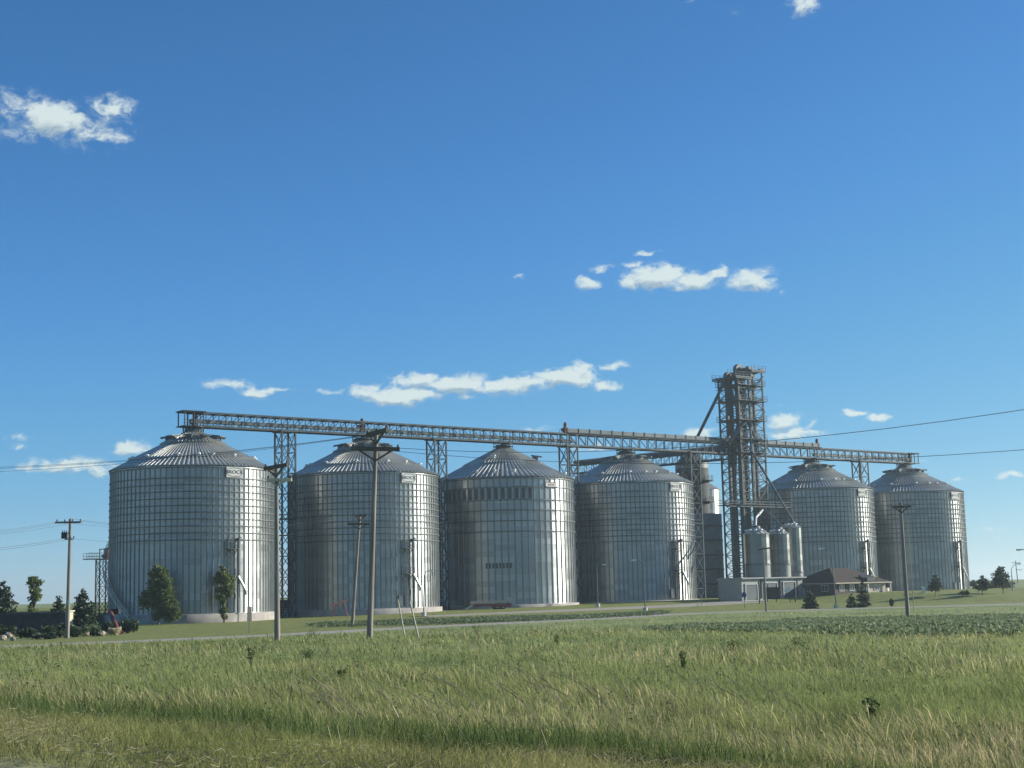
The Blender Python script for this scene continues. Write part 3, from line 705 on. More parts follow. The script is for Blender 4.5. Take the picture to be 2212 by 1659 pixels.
elevator(.7, -1.0, 50.9, 'bucket elevator with the biggest, highest rounded head on the lattice tower', 1.9)
elevator(2.9, .6, 50.2, 'bucket elevator at the right edge of the lattice tower, under the white glints', 1.3)
def spout(lab, pts, r, m='frame2', brk=False, g='grain spouts coming down from the elevator tower'):
    pts = [Vector(p) for p in pts]; t = thing('grain_spout', lab, 'spout', pts[-1], 0, g); mb = MB(); o = pts[-1]
    for a, b in zip(pts[:-1], pts[1:]): mb.cyl(a - o, b - o, r, n=10)
    for f in (.3, .62):
        c = pts[0].lerp(pts[1], f) - o; d = (pts[1] - pts[0]).normalized(); mb.cyl(c - d * .12, c + d * .12, r * 1.5, n=10)
        if brk: mb.bar(c + RIGHT * -1.1, c + RIGHT * 1.1, .08)
    part('pipe', mb, M_[m], t); e = MB(); e.cyl((0, 0, -.4), (0, 0, .35), r * 1.35, n=10); part('outlet', e, M_[m], t)
spout('dark thick spout slanting down to the left from the tower, against the sky', [at(1566, 820, 333), at(1549, 858, 333), at(1506, 945, 333)], .36, 'frame', True)
spout('pale thin spout slanting right to the tall narrow bin', [at(1618, 965, 333.5), at(1716, 1131, 309)], .24)
spout('short bright spout slanting left to the widest small bin', [at(1649, 1100, 322), at(1633, 1118, 316), at(1632, 1140, 311)], .24, 'bright')
spout('short dull spout slanting right to the middle small bin', [at(1650, 1098, 322), at(1688, 1137, 315), at(1690, 1146, 314)], .24)
spout('long thin spout dropping through the middle of the lattice tower', [at(1612, 850, 334.0), at(1590, 930, 334.0), at(1588, 1085, 334.0)], .3, 'frame2')
spout('grey spout crossing the lattice tower to the right, below its top', [at(1578, 845, 334.5), at(1612, 905, 334.5), at(1636, 955, 334.5)], .34, 'frame2')
spout('curved pale spout high inside the lattice tower', [at(1607, 912, 331.0), at(1575, 958, 331.0)], .4, 'frame2')

# ------------------------------------------------------------------ dryer, bin behind, load-out bins and building
def dryer():
    c = at(1505, 1270, 355); t = thing('grain_dryer', 'dark banded tower dryer behind the bins, left of the elevator tower', 'grain dryer', (c.x, c.y, 0))
    b = MB(); b.lathe([(6.6, -.3), (6.6, 19.6), (5.6, 19.7)], 36); part('lower_body', b, M_['dryerl'], t)
    b = MB(); b.lathe([(3.95, 19.5), (3.95, 30.6)], 36); part('screen_column', b, M_['dryer'], t)
    b = MB(); b.lathe([(4.0, 30.6), (4.0, 32.0)], 36); part('top_band', b, M_['skirt'], t)
    b = MB(); b.lathe([(4.15, 32.0), (2.2, 33.6), (.6, 34.2), (.5, 35.0)], 30); part('cap', b, M_['frame'], t)
    for z in (22.6, 27.6):
        g = MB(); g.lathe([(3.95, z), (5.0, z), (5.0, z + .25), (3.95, z + .25)], 36, smooth=False)
        for i in range(24):
            e = sd(i * 15, 4.95); f = sd(i * 15 + 15, 4.95); g.bar(e + Vector((0, 0, z)), e + Vector((0, 0, z + 1.2)), .07)
            for h in (.6, 1.2): g.bar(e + Vector((0, 0, z + h)), f + Vector((0, 0, z + h)), .06)
        part('catwalk', g, M_['frame'], t)
    for z in np.arange(3, 19, 3.4):
        g = MB(); g.lathe([(6.6, z), (6.75, z), (6.75, z + .3), (6.6, z + .3)], 36, smooth=False); part('body_band', g, M_['frame'], t)
dryer()
def small_bin(name, lab, c, R, zb, zs, H, nseg, cat='small bin', grp=None, skirt=True, pk=.32):
    t = thing(name, lab, cat, (c.x, c.y, zb), 0, grp)
    part('wall', wall_mb(nseg, R, H, (zs - zb) if skirt else 0), M_['walls' if skirt else 'wall'], t)
    part('roof', cone_mb(R + .1, H, R * pk, H + R * .5, max(16, nseg), .06), M_['roof'], t)
    c2 = MB(); c2.lathe([(R * pk + .05, H + R * .45), (R * pk, H + R * .5 + .35), (.05, H + R * .5 + .5)], 12); part('lid', c2, M_['frame2'], t)
    if skirt:
        s = MB(); s.lathe([(R - .03, 0), (R - .03, zs - zb)], 32); part('skirt', s, M_['skirt'], t)
        h = MB(); h.lathe([(R, zs - zb - .1), (R + .14, zs - zb - .1), (R + .14, zs - zb + .12), (R, zs - zb + .12)], 32, smooth=False); part('ring_beam', h, M_['hoop'], t)
    for k in range(5):
        a = 160 + k * 36; d = sd(a, R * .72); link('roof_vent', cached('roof_vent', vent_mb, M_['bright']), t, (d.x, d.y, H + R * .14))
    lad = MB(); 
    for o in (-.22, .22): lad.bar((R + .18, o, 0), (R + .18, o, H), .06)
    for z in np.arange(.3, H, .5): lad.bar((R + .18, -.22, z), (R + .18, .22, z), .04)
    part('ladder', lad, M_['frame'], t, rz=math.radians(90 - 236))
    return t
c = at(1513, 1250, 386); small_bin('grain_bin', 'sunlit bin half hidden behind the dark grain dryer', c, 6.1, -.2, 0, 27.6, 44, 'grain bin', None, False, .25)
for px, R, zt, Y, zs, lab in ((1638, 2.62, 1154, 297.5, 1219, 'widest of the three small load-out bins, nearest the elevator tower'), (1687, 2.1, 1154, 302, 1219, 'middle small load-out bin, between its two neighbours on the low roof'), (1716.5, 1.82, 1140, 306, 1236, 'tallest, narrowest small load-out bin, under the long thin spout')):
    a = at(px, 1250, Y); zb = 4.05; small_bin('load_out_bin', lab, a, R, zb, at(px, zs, Y).z, at(px, zt, Y).z - zb, 14, 'small bin', 'small load-out bins')
fr = thing('ladder_tower', 'tall thin steel ladder frame between the small load-out bins', 'steel frame', tuple(at(1673, 1250, 297)))
fm = MB(); 
for x in (-1.0, 1.0): fm.bar((x, 0, 0), (x, 0, 15.5 if x > 0 else 9.8), .2)
for z in np.arange(.4, 9.8, 1.35): fm.bar((-1, 0, z), (1, 0, z), .12)
for z in np.arange(.4, 9.0, 2.7): fm.bar((-1, 0, z), (1, 0, z + 1.35), .1)
part('lattice', fm, M_['frame2'], fr)
wk = thing('catwalk', 'railed catwalk reaching from the elevator tower over the small bins', 'catwalk', tuple(at(1640, 1095, 321)), RROT)
fm = MB(); fm.box((0, 0, 0), (19, 1.1, .2))
for y in (-.5, .5):
    for h in (.55, 1.1): fm.bar((-9.5, y, h), (9.5, y, h), .07)
    for x in np.linspace(-9.5, 9.5, 11): fm.bar((x, y, 0), (x, y, 1.1), .07)
part('deck', fm, M_['frame'], wk)
def low_building():
    c = at(1603, 1290, 285.5); t = thing('scale_building', 'low flat roofed pale shed at the foot of the elevator tower', 'building', (c.x, c.y, 0), RROT)
    W, D, H = 17.0, 5.6, 3.75
    b = MB(); b.box((W / 2, D / 2, H / 2 - .4), (W, D, H + .8)); part('wall', b, M_['siding'], t)
    r = MB(); r.box((W / 2 + .3, D / 2 - .05, H + .13), (W + 1.0, D + .9, .26)); part('roof', r, M_['siding'], t)
    r = MB(); r.box((17.2, D / 2 + 6, H + .02), (19.6, 11, .22)); part('rear_roof', r, M_['concl'], t)
    r = MB(); r.box((17.2, D / 2 + 7.4, H / 2 - .3), (18.8, 8, H + .4)); part('rear_wall', r, M_['siding'], t)
    for x, w, h in ((2.6, 3.1, 2.7), (8.0, 3.2, 2.9), (13.2, 3.3, 3.0)):
        d = MB(); d.box((x, -.03, h / 2 - .1), (w, .12, h)); o = part('door', d, M_['frame2'], t)
        f = MB()
        for sx in (-1, 1): f.box((x + sx * (w / 2 + .1), -.06, h / 2 - .1), (.2, .2, h + .2))
        f.box((x, -.06, h + .05), (w + .4, .24, .22)); part('frame', f, M_['concl'], o)
    p = MB()
    for x in (5.3, 10.6, 15.4): p.box((x, -.12, H / 2), (.22, .2, H)); 
    part('downpipe', p, M_['iron'], t)
    l = MB(); l.box((6.1, -.25, H - .35), (.5, .4, .3)); part('wall_lamp', l, M_['iron'], t)
low_building()
def office():
    c = at(1805, 1281, 291); g = gz(c.x, c.y); t = thing('office', 'office with a wide brown shingled hip roof and sunlit pale brick end', 'building', (c.x, c.y, g - .1), RROT)
    L, W, H, E = 15.0, 11.5, 2.45, .95
    ex0, ex1, ey0, ey1 = -E, L + E, -E, W + E; hr = 3.0; ry = W / 2; rx0, rx1 = ex0 + (ry + E) * .92, ex1 - (ry + E) * .92
    # left end and most of the front have shade put into their brick, the right end looks sunlit
    b = MB(); b.box((5.0, W / 2, H / 2 - .3), (10.0, W, H + .6)); part('wall', b, M_['brick_shaded'], t)
    b = MB(); b.box((12.5, W / 2, H / 2 - .3), (5.0, W, H + .6)); o = part('wall', b, M_['brick'], t); o['label'] = 'sunlit pale brick end wall'
    r = MB(); z0, z1 = H, H + hr; V = [(ex0, ey0, z0), (ex1, ey0, z0), (ex1, ey1, z0), (ex0, ey1, z0), (rx0, ry, z1), (rx1, ry, z1)]
    r.add(V, [(0, 1, 5, 4), (1, 2, 5), (2, 3, 4, 5), (3, 0, 4)]); r.add([(x, y, z - .16) for x, y, z in V[:4]], [(3, 2, 1, 0)])
    rf = part('roof', r, M_['shingle'], t)
    f = MB()
    for a, b_ in (((ex0, ey0), (ex1, ey0)), ((ex1, ey0), (ex1, ey1)), ((ex0, ey1), (ex0, ey0))): f.bar((*a, z0 - .09), (*b_, z0 - .09), .1, .2)
    part('fascia', f, M_['woodl'], rf)
    d = MB(); d.add([(8.2, ey0 - .06, z0 + .1), (11.2, ey0 - .06, z0 + .1), (11.2, ey0 + 1.9, z0 + 1.55), (8.2, ey0 + 1.9, z0 + 1.55), (8.2, ey0 + 1.95, z0 + .9), (11.2, ey0 + 1.95, z0 + .9)], [(0, 1, 2, 3), (1, 5, 2), (0, 3, 4)])
    d.box((9.7, ey0 + .5, z0 + .55), (2.4, .9, .7)); o = part('dormer', d, M_['black'], t)
    for x, w, y0 in ((1.8, 1.3, 1.0), (4.8, 1.3, 1.0), (7.4, .95, 0.4), (12.3, 1.6, .8)):
        p = MB(); p.box((x, -.03, 1.45), (w, .1, 1.15)); o = part('window', p, M_['glass'], t)
        q = MB()
        for sx in (-1, 0, 1): q.box((x + sx * w / 2, -.07, 1.45), (.07, .08, 1.25))
        for z in (.85, 2.05): q.box((x, -.07, z), (w + .14, .09, .08))
        part('frame', q, M_['white'], o)
    for y in (2.6, 7.2):
        p = MB(); p.box((-.03, y, 1.45), (.1, 1.7, 1.15)); o = part('window', p, M_['glass'], t)
        q = MB()
        for sx in (-1, 0, 1): q.box((-.07, y + sx * .85, 1.45), (.08, .07, 1.25))
        for z in (.85, 2.05): q.box((-.07, y, z), (.09, 1.84, .08))
        part('frame', q, M_['white'], o)
    p = MB(); p.box((9.6, -.04, 1.05), (1.1, .12, 2.1)); part('door', p, M_['concl'], t)
    p = MB()
    for x in (8.7, 15.6): p.box((x, -.75, H / 2), (.28, .28, H))
    part('porch_post', p, M_['brick'], t)
    p = MB(); p.box((16.3, .5, .9), (.5, .4, .7)); part('meter_box', p, M_['white'], t)
office()
def retaining():
    a = ground(1716, 1288); t = thing('retaining_wall', 'grey sloped concrete wing wall stepping up beside the office', 'wall', tuple(a), RROT)
    m = MB(); V = [(-1.0, 0, -.5), (7.5, 0, -.5), (7.5, 0, 2.6), (4.6, 0, 2.4), (-1.0, 0, .15)]; n = 5
    m.add([(x, y, z) for y in (0, .35) for x, _, z in V], [tuple(range(n)), tuple(range(2 * n - 1, n - 1, -1))] + [(i, n + i, n + (i + 1) % n, (i + 1) % n) for i in range(n)])
    part('wall', m, M_['concl'], t); h = MB(); h.bar((-1, .17, 1.0), (4.6, .17, 3.2), .07)
    for x in np.linspace(-1, 4.6, 5): h.bar((x, .17, .15 + (x + 1) * .4), (x, .17, 1.0 + (x + 1) * .393), .06)
    part('handrail', h, M_['iron'], t)
retaining()
def conveyor_end_tower():
    c = at(221, 1300, 275); t = thing('conveyor_head_tower', 'small lattice tower with a railed red motor platform, left of the bins', 'lattice tower', (c.x, c.y, 0), RROT)
    H = at(221, 1209, 275).z; tower_parts(t, .95, .95, -2.2, H, 2.6, .2, .08)
    p = MB(); p.box((-.6, 0, H + .1), (5.4, 2.4, .16))
    for y in (-1.2, 1.2):
        for h in (.6, 1.2): p.bar((-3.3, y, H + h), (-.2, y, H + h), .06)
        for x in np.linspace(-3.3, -.2, 6): p.bar((x, y, H), (x, y, H + 1.2), .06)
    part('platform', p, M_['frame'], t)
    c2 = MB()
    for x in (-.2, 2.1):
        for y in (-1.1, 1.1): c2.bar((x, y, H), (x, y, H + 1.95), .15)
    for y in (-1.1, 1.1): c2.bar((-.3, y, H + 1.95), (2.2, y, H + 1.95), .17)
    part('hoist_frame', c2, M_['frame'], t); motor(t, .8, 0, H + .1, 'red')
    b = MB(); b.box((14, 0, H + .6), (26, 1.0, .7)); b.box((14, 0, H + .1), (26, 1.6, .15)); part('conveyor_trough', b, M_['frame2'], t)
conveyor_end_tower()

# ------------------------------------------------------------------ utility poles and wires
def lean_pole(lab, base, top, r=.17):
    b = ground(*base); t = at(top[0], top[1], b.y); o = thing('utility_pole', lab, 'utility pole', tuple(b), 0, 'wooden utility poles')
    v = t - b; m = MB(); m.cyl(Vector((0, 0, -.6)), v, r * 1.12, r * .72, n=14); part('pole', m, M_['wood'], o)
    return o, b, v
def arm(o, b, p0, p1, y0, y1, w=.13, h=.15, m='wood', ins=3, brace=None, dbl=False, label=None):
    a = at(*p0, y0) - b; c = at(*p1, y1) - b; mb = MB()
    off = Vector((0, .16, 0))
    for k in ((-1, 1) if dbl else (-1,)): mb.bar(a + off * k, c + off * k, w, h)
    x = part('crossarm', mb, M_[m], o)
    if label: x['label'] = label
    if brace is not None:
        q = MB(); bp = at(*brace, b.y) - b
        for f in (.12, .88): q.bar(a.lerp(c, f) - off, bp - off, .12, .12)
        part('brace', q, M_[m], o)
    for i in range(ins):
        p = a.lerp(c, .04 + .92 * i / max(1, ins - 1)); k = MB(); k.cyl(p + Vector((0, 0, .06)), p + Vector((0, 0, .22)), .05, .07, 8); k.cyl(p + Vector((0, 0, .2)), p + Vector((0, 0, .34)), .085, .05, 8)
        part('insulator', k, M_['frame'], x)
    return a + b, c + b
# tallest pole
oC, bC, vC = lean_pole('tallest wooden utility pole, two crossarms, in front of the second bin', (797.5, 1383), (812.5, 935), .185)
arm(oC, bC, (793, 941), (837, 929), bC.y + .9, bC.y - .9, .2, .3, 'woodd', 3, (812, 960)); arm(oC, bC, (759, 969.5), (864, 971), bC.y, bC.y, .2, .28, 'woodd', 2, (811, 996))
oB, bB, vB = lean_pole('wooden utility pole at the right edge of the far left bin, pale double crossarm', (599, 1386), (597, 1003), .19)
arm(oB, bB, (572, 1013), (622, 1004), bB.y + .8, bB.y - .8, .18, .26, 'woodd', 3, (597, 1030)); arm(oB, bB, (577, 1038), (630, 1036), bB.y, bB.y, .15, .22, 'woodl', 2, (598, 1050), True, 'pale new timber double crossarm')
oA, bA, vA = lean_pole('leftmost wooden utility pole, standing by the shrubs, with equipment on its left', (145, 1378.5), (152, 1121), .2)
arm(oA, bA, (121, 1129), (176, 1128), bA.y + 1, bA.y - 1, .16, .2, 'woodd', 4); arm(oA, bA, (141, 1165), (160, 1165), bA.y, bA.y, .12, .14, 'wood', 2)
k = MB()
for i in range(3):
    p = at(135 + i * 4.4, 1156, bA.y - .2) - bA; k.cyl(p - Vector((0, 0, .35)), p + Vector((0, 0, .3)), .13, n=8); k.cyl(p + Vector((0, 0, .3)), p + Vector((0, 0, .5)), .04, n=6)
k.bar(at(134, 1151.5, bA.y) - bA, at(151, 1151.5, bA.y) - bA, .12); part('cutout_switches', k, M_['iron'], oA)
k = MB(); p = at(148.5, 1302, bA.y - .26) - bA; k.box(p, (.22, .04, .5)); part('number_tag', k, M_['white'], oA)
oD, bD, vD = lean_pole('slimmer utility pole just left of the tallest one, seen against the second bin', (760, 1354), (777.5, 1113), .19)
arm(oD, bD, (766, 1114), (792, 1114), bD.y, bD.y, .18, .24, 'woodd', 3, (776, 1127)); arm(oD, bD, (752, 1132), (800, 1132), bD.y, bD.y, .18, .24, 'woodd', 3, (776, 1143))
oE, bE, vE = lean_pole('thin utility pole in front of the low shed and small bins', (1655.5, 1321), (1648, 1181), .13)
arm(oE, bE, (1637, 1187.5), (1668, 1183), bE.y + .8, bE.y - .8, .15, .2, 'woodd', 3)
oF, bF, vF = lean_pole('utility pole in front of the rightmost bin, a thin pale conduit beside it', (1961.5, 1336.5), (1945.5, 1086), .19)
arm(oF, bF, (1926, 1096), (1967, 1094), bF.y, bF.y, .17, .22, 'woodd', 3, (1947, 1108))
k = MB(); k.cyl(ground(1974, 1318) - bF, at(1960, 1116, bF.y + 3) - bF, .05, .05, 8); part('conduit', k, M_['siding'], oF)
oG, bG, vG = lean_pole('small distant utility pole at the far right on the horizon', (2199, 1259.5), (2193.5, 1211), .2)
arm(oG, bG, (2186, 1216), (2204, 1215.5), bG.y, bG.y, .2, .2, 'wood', 2); arm(oG, bG, (2194, 1231), (2208, 1231), bG.y, bG.y, .2, .2, 'wood', 2)
# guys of the tallest pole
for (t0, g0) in (((859, 1295), (874.6, 1376)), ((885.5, 1300), (904.6, 1380))):
    g = ground(*g0); a = at(*t0, g.y - .2); k = MB(); k.cyl(g - bC, a - bC, .065, .055, 8); x = part('guy_guard', k, M_['woodl'], oC); x['label'] = 'pale sleeve on the guy wire'
    k = MB(); k.cyl(a - bC, vC * .97, .014, n=5); part('guy_wire', k, M_['wire'], oC)
def wire(lab, pts, r=.014, sag=.6, grp='overhead wires'):
    pts = [Vector(p) for p in pts]; o = pts[0]; mb = MB(); P = []
    for a, b in zip(pts[:-1], pts[1:]):
        n = 14
        for i in range(n): f = i / n; P.append(a.lerp(b, f) - Vector((0, 0, sag * 4 * f * (1 - f))) - o)
    P.append(pts[-1] - o); mb.tube(P, r, 5)
    t = link('wire', mb.mesh('wire', M_['wire']), None, tuple(o)); tag(t, lab, 'wire', grp); return t
cC = at(862, 968, bC.y); cL = at(795, 939, bC.y + .8); cR = at(836, 929, bC.y - .8)
wire('higher wire rising to the right edge of the picture from the tallest pole', [cC, at(2330, 866, 70)], .017, 1.1, 'wires of the tallest pole')
wire('lower wire rising to the right edge of the picture, above the last bin', [at(846, 974, bC.y), at(2330, 962, 74)], .015, .9, 'wires of the tallest pole')
for i, (y0, y1) in enumerate(((1003, 938), (1006, 941), (1014, 946))):
    wire('wire of the bundle running left past the far left bin roof from the tallest pole', [cL + Vector((0, .2 * i, 0)), at(-160, y0 + 10, 108)], .012, .5, 'bundle of wires left of the tallest pole')
for i, (yl, xa) in enumerate(((1146, 124), (1152, 140), (1156, 172))):
    wire('upper wire from the leftmost pole to the left edge', [at(xa, 1127, bA.y), at(-200, yl + 15, 128)], .013, .3, 'upper wires left of the leftmost pole')
for i, (yl, xa) in enumerate(((1182, 141), (1190, 160))):
    wire('lower wire from the leftmost pole to the left edge', [at(xa, 1163, bA.y), at(-200, yl + 14, 128)], .016, .3, 'lower wires left of the leftmost pole')
for xa, xb, yb, yy in ((124, 767, 1113, 1127), (148, 779, 1112, 1120), (174, 791, 1113, 1126), (158, 753, 1131, 1164)):
    wire('wire between the leftmost pole and the slimmer pole, crossing the far left bin', [at(xa, yy, bA.y), at(xb, yb, bD.y)], .012, 1.3, 'wires crossing in front of the far left bin')
for (xa, ya), (xb, yb) in (((767, 1113), (1638, 1186)), ((791, 1113), (1667, 1182)), ((799, 1131), (1652, 1196))):
    wire('wire between the slimmer pole and the thin pole by the shed', [at(xa, ya, bD.y), at(xb, yb, bE.y)], .010, 1.0, 'wires crossing the middle bins')
for (xa, ya), (xb, yb) in (((1638, 1186), (1927, 1094)), ((1667, 1182), (1966, 1093)), ((1652, 1196), (1946, 1112))):
    wire('wire between the thin pole by the shed and the pole before the last bin', [at(xa, ya, bE.y), at(xb, yb, bF.y)], .010, .8, 'wires crossing the right bins')
for xa, xb in ((121, 222), (176, 230)):
    pass

# ------------------------------------------------------------------ street lamps, signs, posts
def lamp(lab, base, bend, head, base_sz=.62):
    b = ground(*base); o = thing('street_lamp', lab, 'street lamp', tuple(b), 0, 'street lamps along the driveway')
    t = at(*bend, b.y) - b; h = at(*head, b.y) - b
    m = MB(); m.cyl((0, 0, .5), t, .10, .065, 10); part('pole', m, M_['frame2'], o)
    a = MB(); mid = t.lerp(h, .5) + Vector((0, 0, .25)); a.tube([t, mid, h], .045, 8); part('arm', a, M_['frame2'], o)
    l = MB(); d = (h - t); d.z = 0; d = d.normalized() if d.length > .01 else Vector((1, 0, 0))
    q = d.to_track_quat('X', 'Z').to_matrix(); l.box(h + d * .3, (.95, .34, .16), M=q); l.box(h + d * .5 - Vector((0, 0, .11)), (.5, .26, .1), M=q); part('lamp_head', l, M_['white'], o)
    f = MB(); f.cyl((0, 0, -.4), (0, 0, .62), base_sz * .62, n=14); part('footing', f, M_['concl'], o)
lamp('street lamp with a concrete footing, just right of the dark band bin', (1291.5, 1311), (1289, 1226), (1301, 1219.5))
lamp('street lamp with arm reaching left, before the bin left of the dryer', (1394, 1321), (1389.5, 1221), (1374, 1209.5))
lamp('street lamp in front of the office, arm reaching left', (1806.6, 1314), (1796, 1199), (1779, 1184.5))
lamp('street lamp by the foot of the second bin, right of the guy sleeves', (915.5, 1331), (916, 1242), (926, 1233))
lamp('small street lamp at the far right, beside the distant pole', (2188, 1276), (2184.5, 1229), (2196, 1218), .3)
lamp('street lamp mostly outside the right edge, only its head showing', (2236, 1312), (2226, 1199), (2208, 1187))
def post_sign(lab, base, top, w, h, shape='rect', m='black', post='frame', cat='sign', rz=0.0, back=True):
    b = ground(*base); t = at(*top, b.y); H = t.z - b.z; o = thing('road_sign', lab, cat, tuple(b), rz)
    p = MB(); p.bar((0, .03, -.4), (0, .03, H - .05), .06); part('post', p, M_[post], o)
    s = MB()
    if shape == 'rect': s.box((0, -.02, H - h / 2), (w, .03, h))
    else:
        pts = [(-.5, .08), (-.42, -.5), (.42, -.5), (.5, .08), (0, .5)] if shape == 'penta' else []
        n = len(pts); s.add([(x * w, -.04, H - h / 2 + z * h) for x, z in pts] + [(x * w, 0, H - h / 2 + z * h) for x, z in pts], [tuple(range(n - 1, -1, -1)), tuple(range(n, 2 * n))] + [(i, (i + 1) % n, n + (i + 1) % n, n + i) for i in range(n)])
    part('sign_panel', s, M_[m], o); return o
post_sign('narrow dark sign seen from behind, before the far left bin', (538.6, 1368), (534, 1310), .62, 1.55, rz=.9)
post_sign('blue five-sided county route marker before the low shed', (1608.5, 1313), (1606, 1277), .85, 1.05, 'penta', 'blue', rz=.2)
def shed_sign():
    b = ground(1690, 1299.5); o = thing('notice_board', 'dark notice board on black posts in front of the low shed', 'sign', tuple(b))
    a = at(1639, 1278, b.y) - b
    p = MB(); p.box(at(1668, 1281.5, b.y) - b, (2.9, .1, 2.3)); part('board', p, M_['stone'], o)
    for x, y0, y1 in ((1658, 1262, 1296), (1677, 1262, 1297)):
        q = MB(); q.bar(at(x, y1 + 8, b.y + .15) - b, at(x, y0, b.y + .15) - b, .16); part('post', q, M_['black'], o)
shed_sign()
for px, y0, y1, lab in ((1641, 1304, 1261, 'slim black bollard post left of the notice board'), (1718.5, 1301, 1263, 'slim black bollard post with a lamp cap, right of the small white sign')):
    b = ground(px, y0); h = at(px - 1, y1, b.y).z - b.z; o = thing('bollard_lamp', lab, 'bollard', tuple(b)); p = MB(); p.cyl((0, 0, -.3), (0, 0, h), .12, n=10); part('post', p, M_['black'], o)
    p = MB(); p.cyl((0, 0, h), (0, 0, h + .35), .2, .16, 10); part('cap', p, M_['black'], o)
b = ground(1707, 1302); o = thing('road_sign', 'small white sign on a dark post before the low shed', 'sign', tuple(b)); p = MB(); h = at(1706, 1270, b.y).z - b.z
p.bar((0, .05, -.3), (0, .05, h), .13); part('post', p, M_['black'], o); p = MB(); p.box((-.45, -.02, h - .4), (1.0, .04, .7)); part('sign_panel', p, M_['white'], o)
b = ground(1995, 1281); o = thing('utility_pedestal', 'small white utility pedestal on the mound before the rightmost bin', 'utility box', tuple(b)); p = MB(); p.box((0, 0, .45), (.55, .5, 1.3)); part('cabinet', p, M_['white'], o); p = MB(); p.box((-.1, 0, 1.15), (.8, .56, .22)); part('lid', p, M_['white'], o)
b = ground(514.5, 1343.5, 236); o = thing('steel_post', 'thin grey steel post before the far left bin', 'post', tuple(b)); h = at(513, 1265, b.y).z - b.z; p = MB(); p.cyl((0, 0, -.3), (0, 0, h), .09, n=8); part('post', p, M_['frame2'], o); p = MB(); p.cyl((0, 0, h), (0, 0, h + .25), .13, n=8); part('cap', p, M_['frame'], o)
b = ground(1501.5, 1320); 
for px, y0, y1 in ((1503.5, 1304, 1293),):
    pass
b = ground(1322, 1297); 
p0 = ground(1512, 1313); o = thing('marker_post', 'pair of thin wooden marker stakes in the lawn by the driveway', 'stake', tuple(p0)); p = MB()
for dx in (-.35, .35): p.bar((dx, 0, -.2), (dx, 0, 1.3), .09)
part('stake', p, M_['woodl'], o)

# ------------------------------------------------------------------ trailer, wagon, auger
def wheels(o, pts, r=.48, w=.28, ax='y'):
    for x, y in pts:
        t = MB(); t.cyl((x, y - w / 2, r), (x, y + w / 2, r), r, n=16); k = part('wheel', t, M_['rubber'], o)
        q = MB(); q.cyl((x, y - w / 2 - .02, r), (x, y + w / 2 + .02, r), r * .5, n=12); part('rim', q, M_['white'], k)
b = ground(1060, 1314.5, 272); TA = RROT - .38
o = thing('flatbed_trailer', 'red flatbed trailer parked before the bin with the dark sheet band', 'trailer', tuple(b), TA)
p = MB(); p.box((0, 0, .95), (7.2, 2.3, .18)); p.bar((-3.6, -.9, .75), (3.6, -.9, .75), .14, .3); p.bar((-3.6, .9, .75), (3.6, .9, .75), .14, .3)
for x in np.linspace(-3.4, 3.4, 8): p.bar((x, -1.1, .8), (x, 1.1, .8), .1)
part('deck', p, M_['red'], o)
p = MB(); p.box((2.0, -1.16, .72), (3.2, .06, .72)); part('side_skirt', p, M_['red'], o)
wheels(o, [(1.0, -.95), (2.1, -.95), (1.0, .95), (2.1, .95)])
p = MB(); p.bar((-3.6, -.9, .8), (-5.4, 0, .45), .14); p.bar((-3.6, .9, .8), (-5.4, 0, .45), .14); p.bar((-5.4, 0, .45), (-5.4, 0, 0), .1); part('tongue', p, M_['iron'], o)
p = MB(); p.bar((-3.4, -1.0, 1.0), (-5.0, -1.0, .1), .12, .3); part('ramp', p, M_['woodl'], o)
p = MB(); p.box((3.45, 0, 1.55), (.3, 2.0, 1.1)); part('headboard', p, M_['concl'], o)
for y in (-.8, .8):
    p = MB(); p.box((3.64, y, .8), (.08, .3, .22)); part('tail_light', p, M_['white'], o)
q = thing('timber_stack', 'stack of long pale planks lying on the red trailer', 'timber', tuple(Vector(b) + Vector((0, 0, 1.04))), TA)
for i in range(3):
    for j in range(4): part('plank', MB().box((-.6 + .05 * ((i * 3 + j) % 3), -.72 + j * .48, .09 + i * .18), (5.9, .42, .15)), M_['woodl'], q)
def wagon(lab, px, py, s, rz):
    b = ground(px, py); o = thing('gravity_wagon', lab, 'farm wagon', tuple(b), rz, 'red farm wagons in the gap between the two left bins'); 
    V = [(-1.7, -1.1, 2.3), (1.7, -1.1, 2.3), (1.7, 1.1, 2.3), (-1.7, 1.1, 2.3), (-.9, -.9, .9), (1.2, -.9, .9), (1.2, .9, .9), (-.9, .9, .9)]
    m = MB(); m.add([(x * s, y * s, z * s) for x, y, z in V], [(0, 1, 2, 3), (7, 6, 5, 4), (0, 4, 5, 1), (1, 5, 6, 2), (2, 6, 7, 3), (3, 7, 4, 0)]); part('hopper', m, M_['redd'], o)
    m = MB(); m.box((0, 0, .75 * s), (3.4 * s, .9 * s, .16)); m.bar((1.6 * s, 0, .7 * s), (3.1 * s, 0, .4), .1); part('chassis', m, M_['iron'], o)
    wheels(o, [(-1.2 * s, -.9 * s), (1.1 * s, -.9 * s), (-1.2 * s, .9 * s), (1.1 * s, .9 * s)], .45)
wagon('red hopper wagon beside the tallest looking lattice tower foot, left of the other', 616, 1326, 1.15, .7)
wagon('red hopper wagon partly before the dark left side of the second bin', 651, 1325, 1.0, .2)
b = ground(733, 1325, 253); o = thing('grain_auger', 'faded red auger frame on splayed legs before the second bin', 'auger', tuple(b), .5)
p = MB(); p.cyl((-1.5, 0, 1.9), (1.8, .5, 2.9), .13, n=10); part('tube', p, M_['redd'], o)
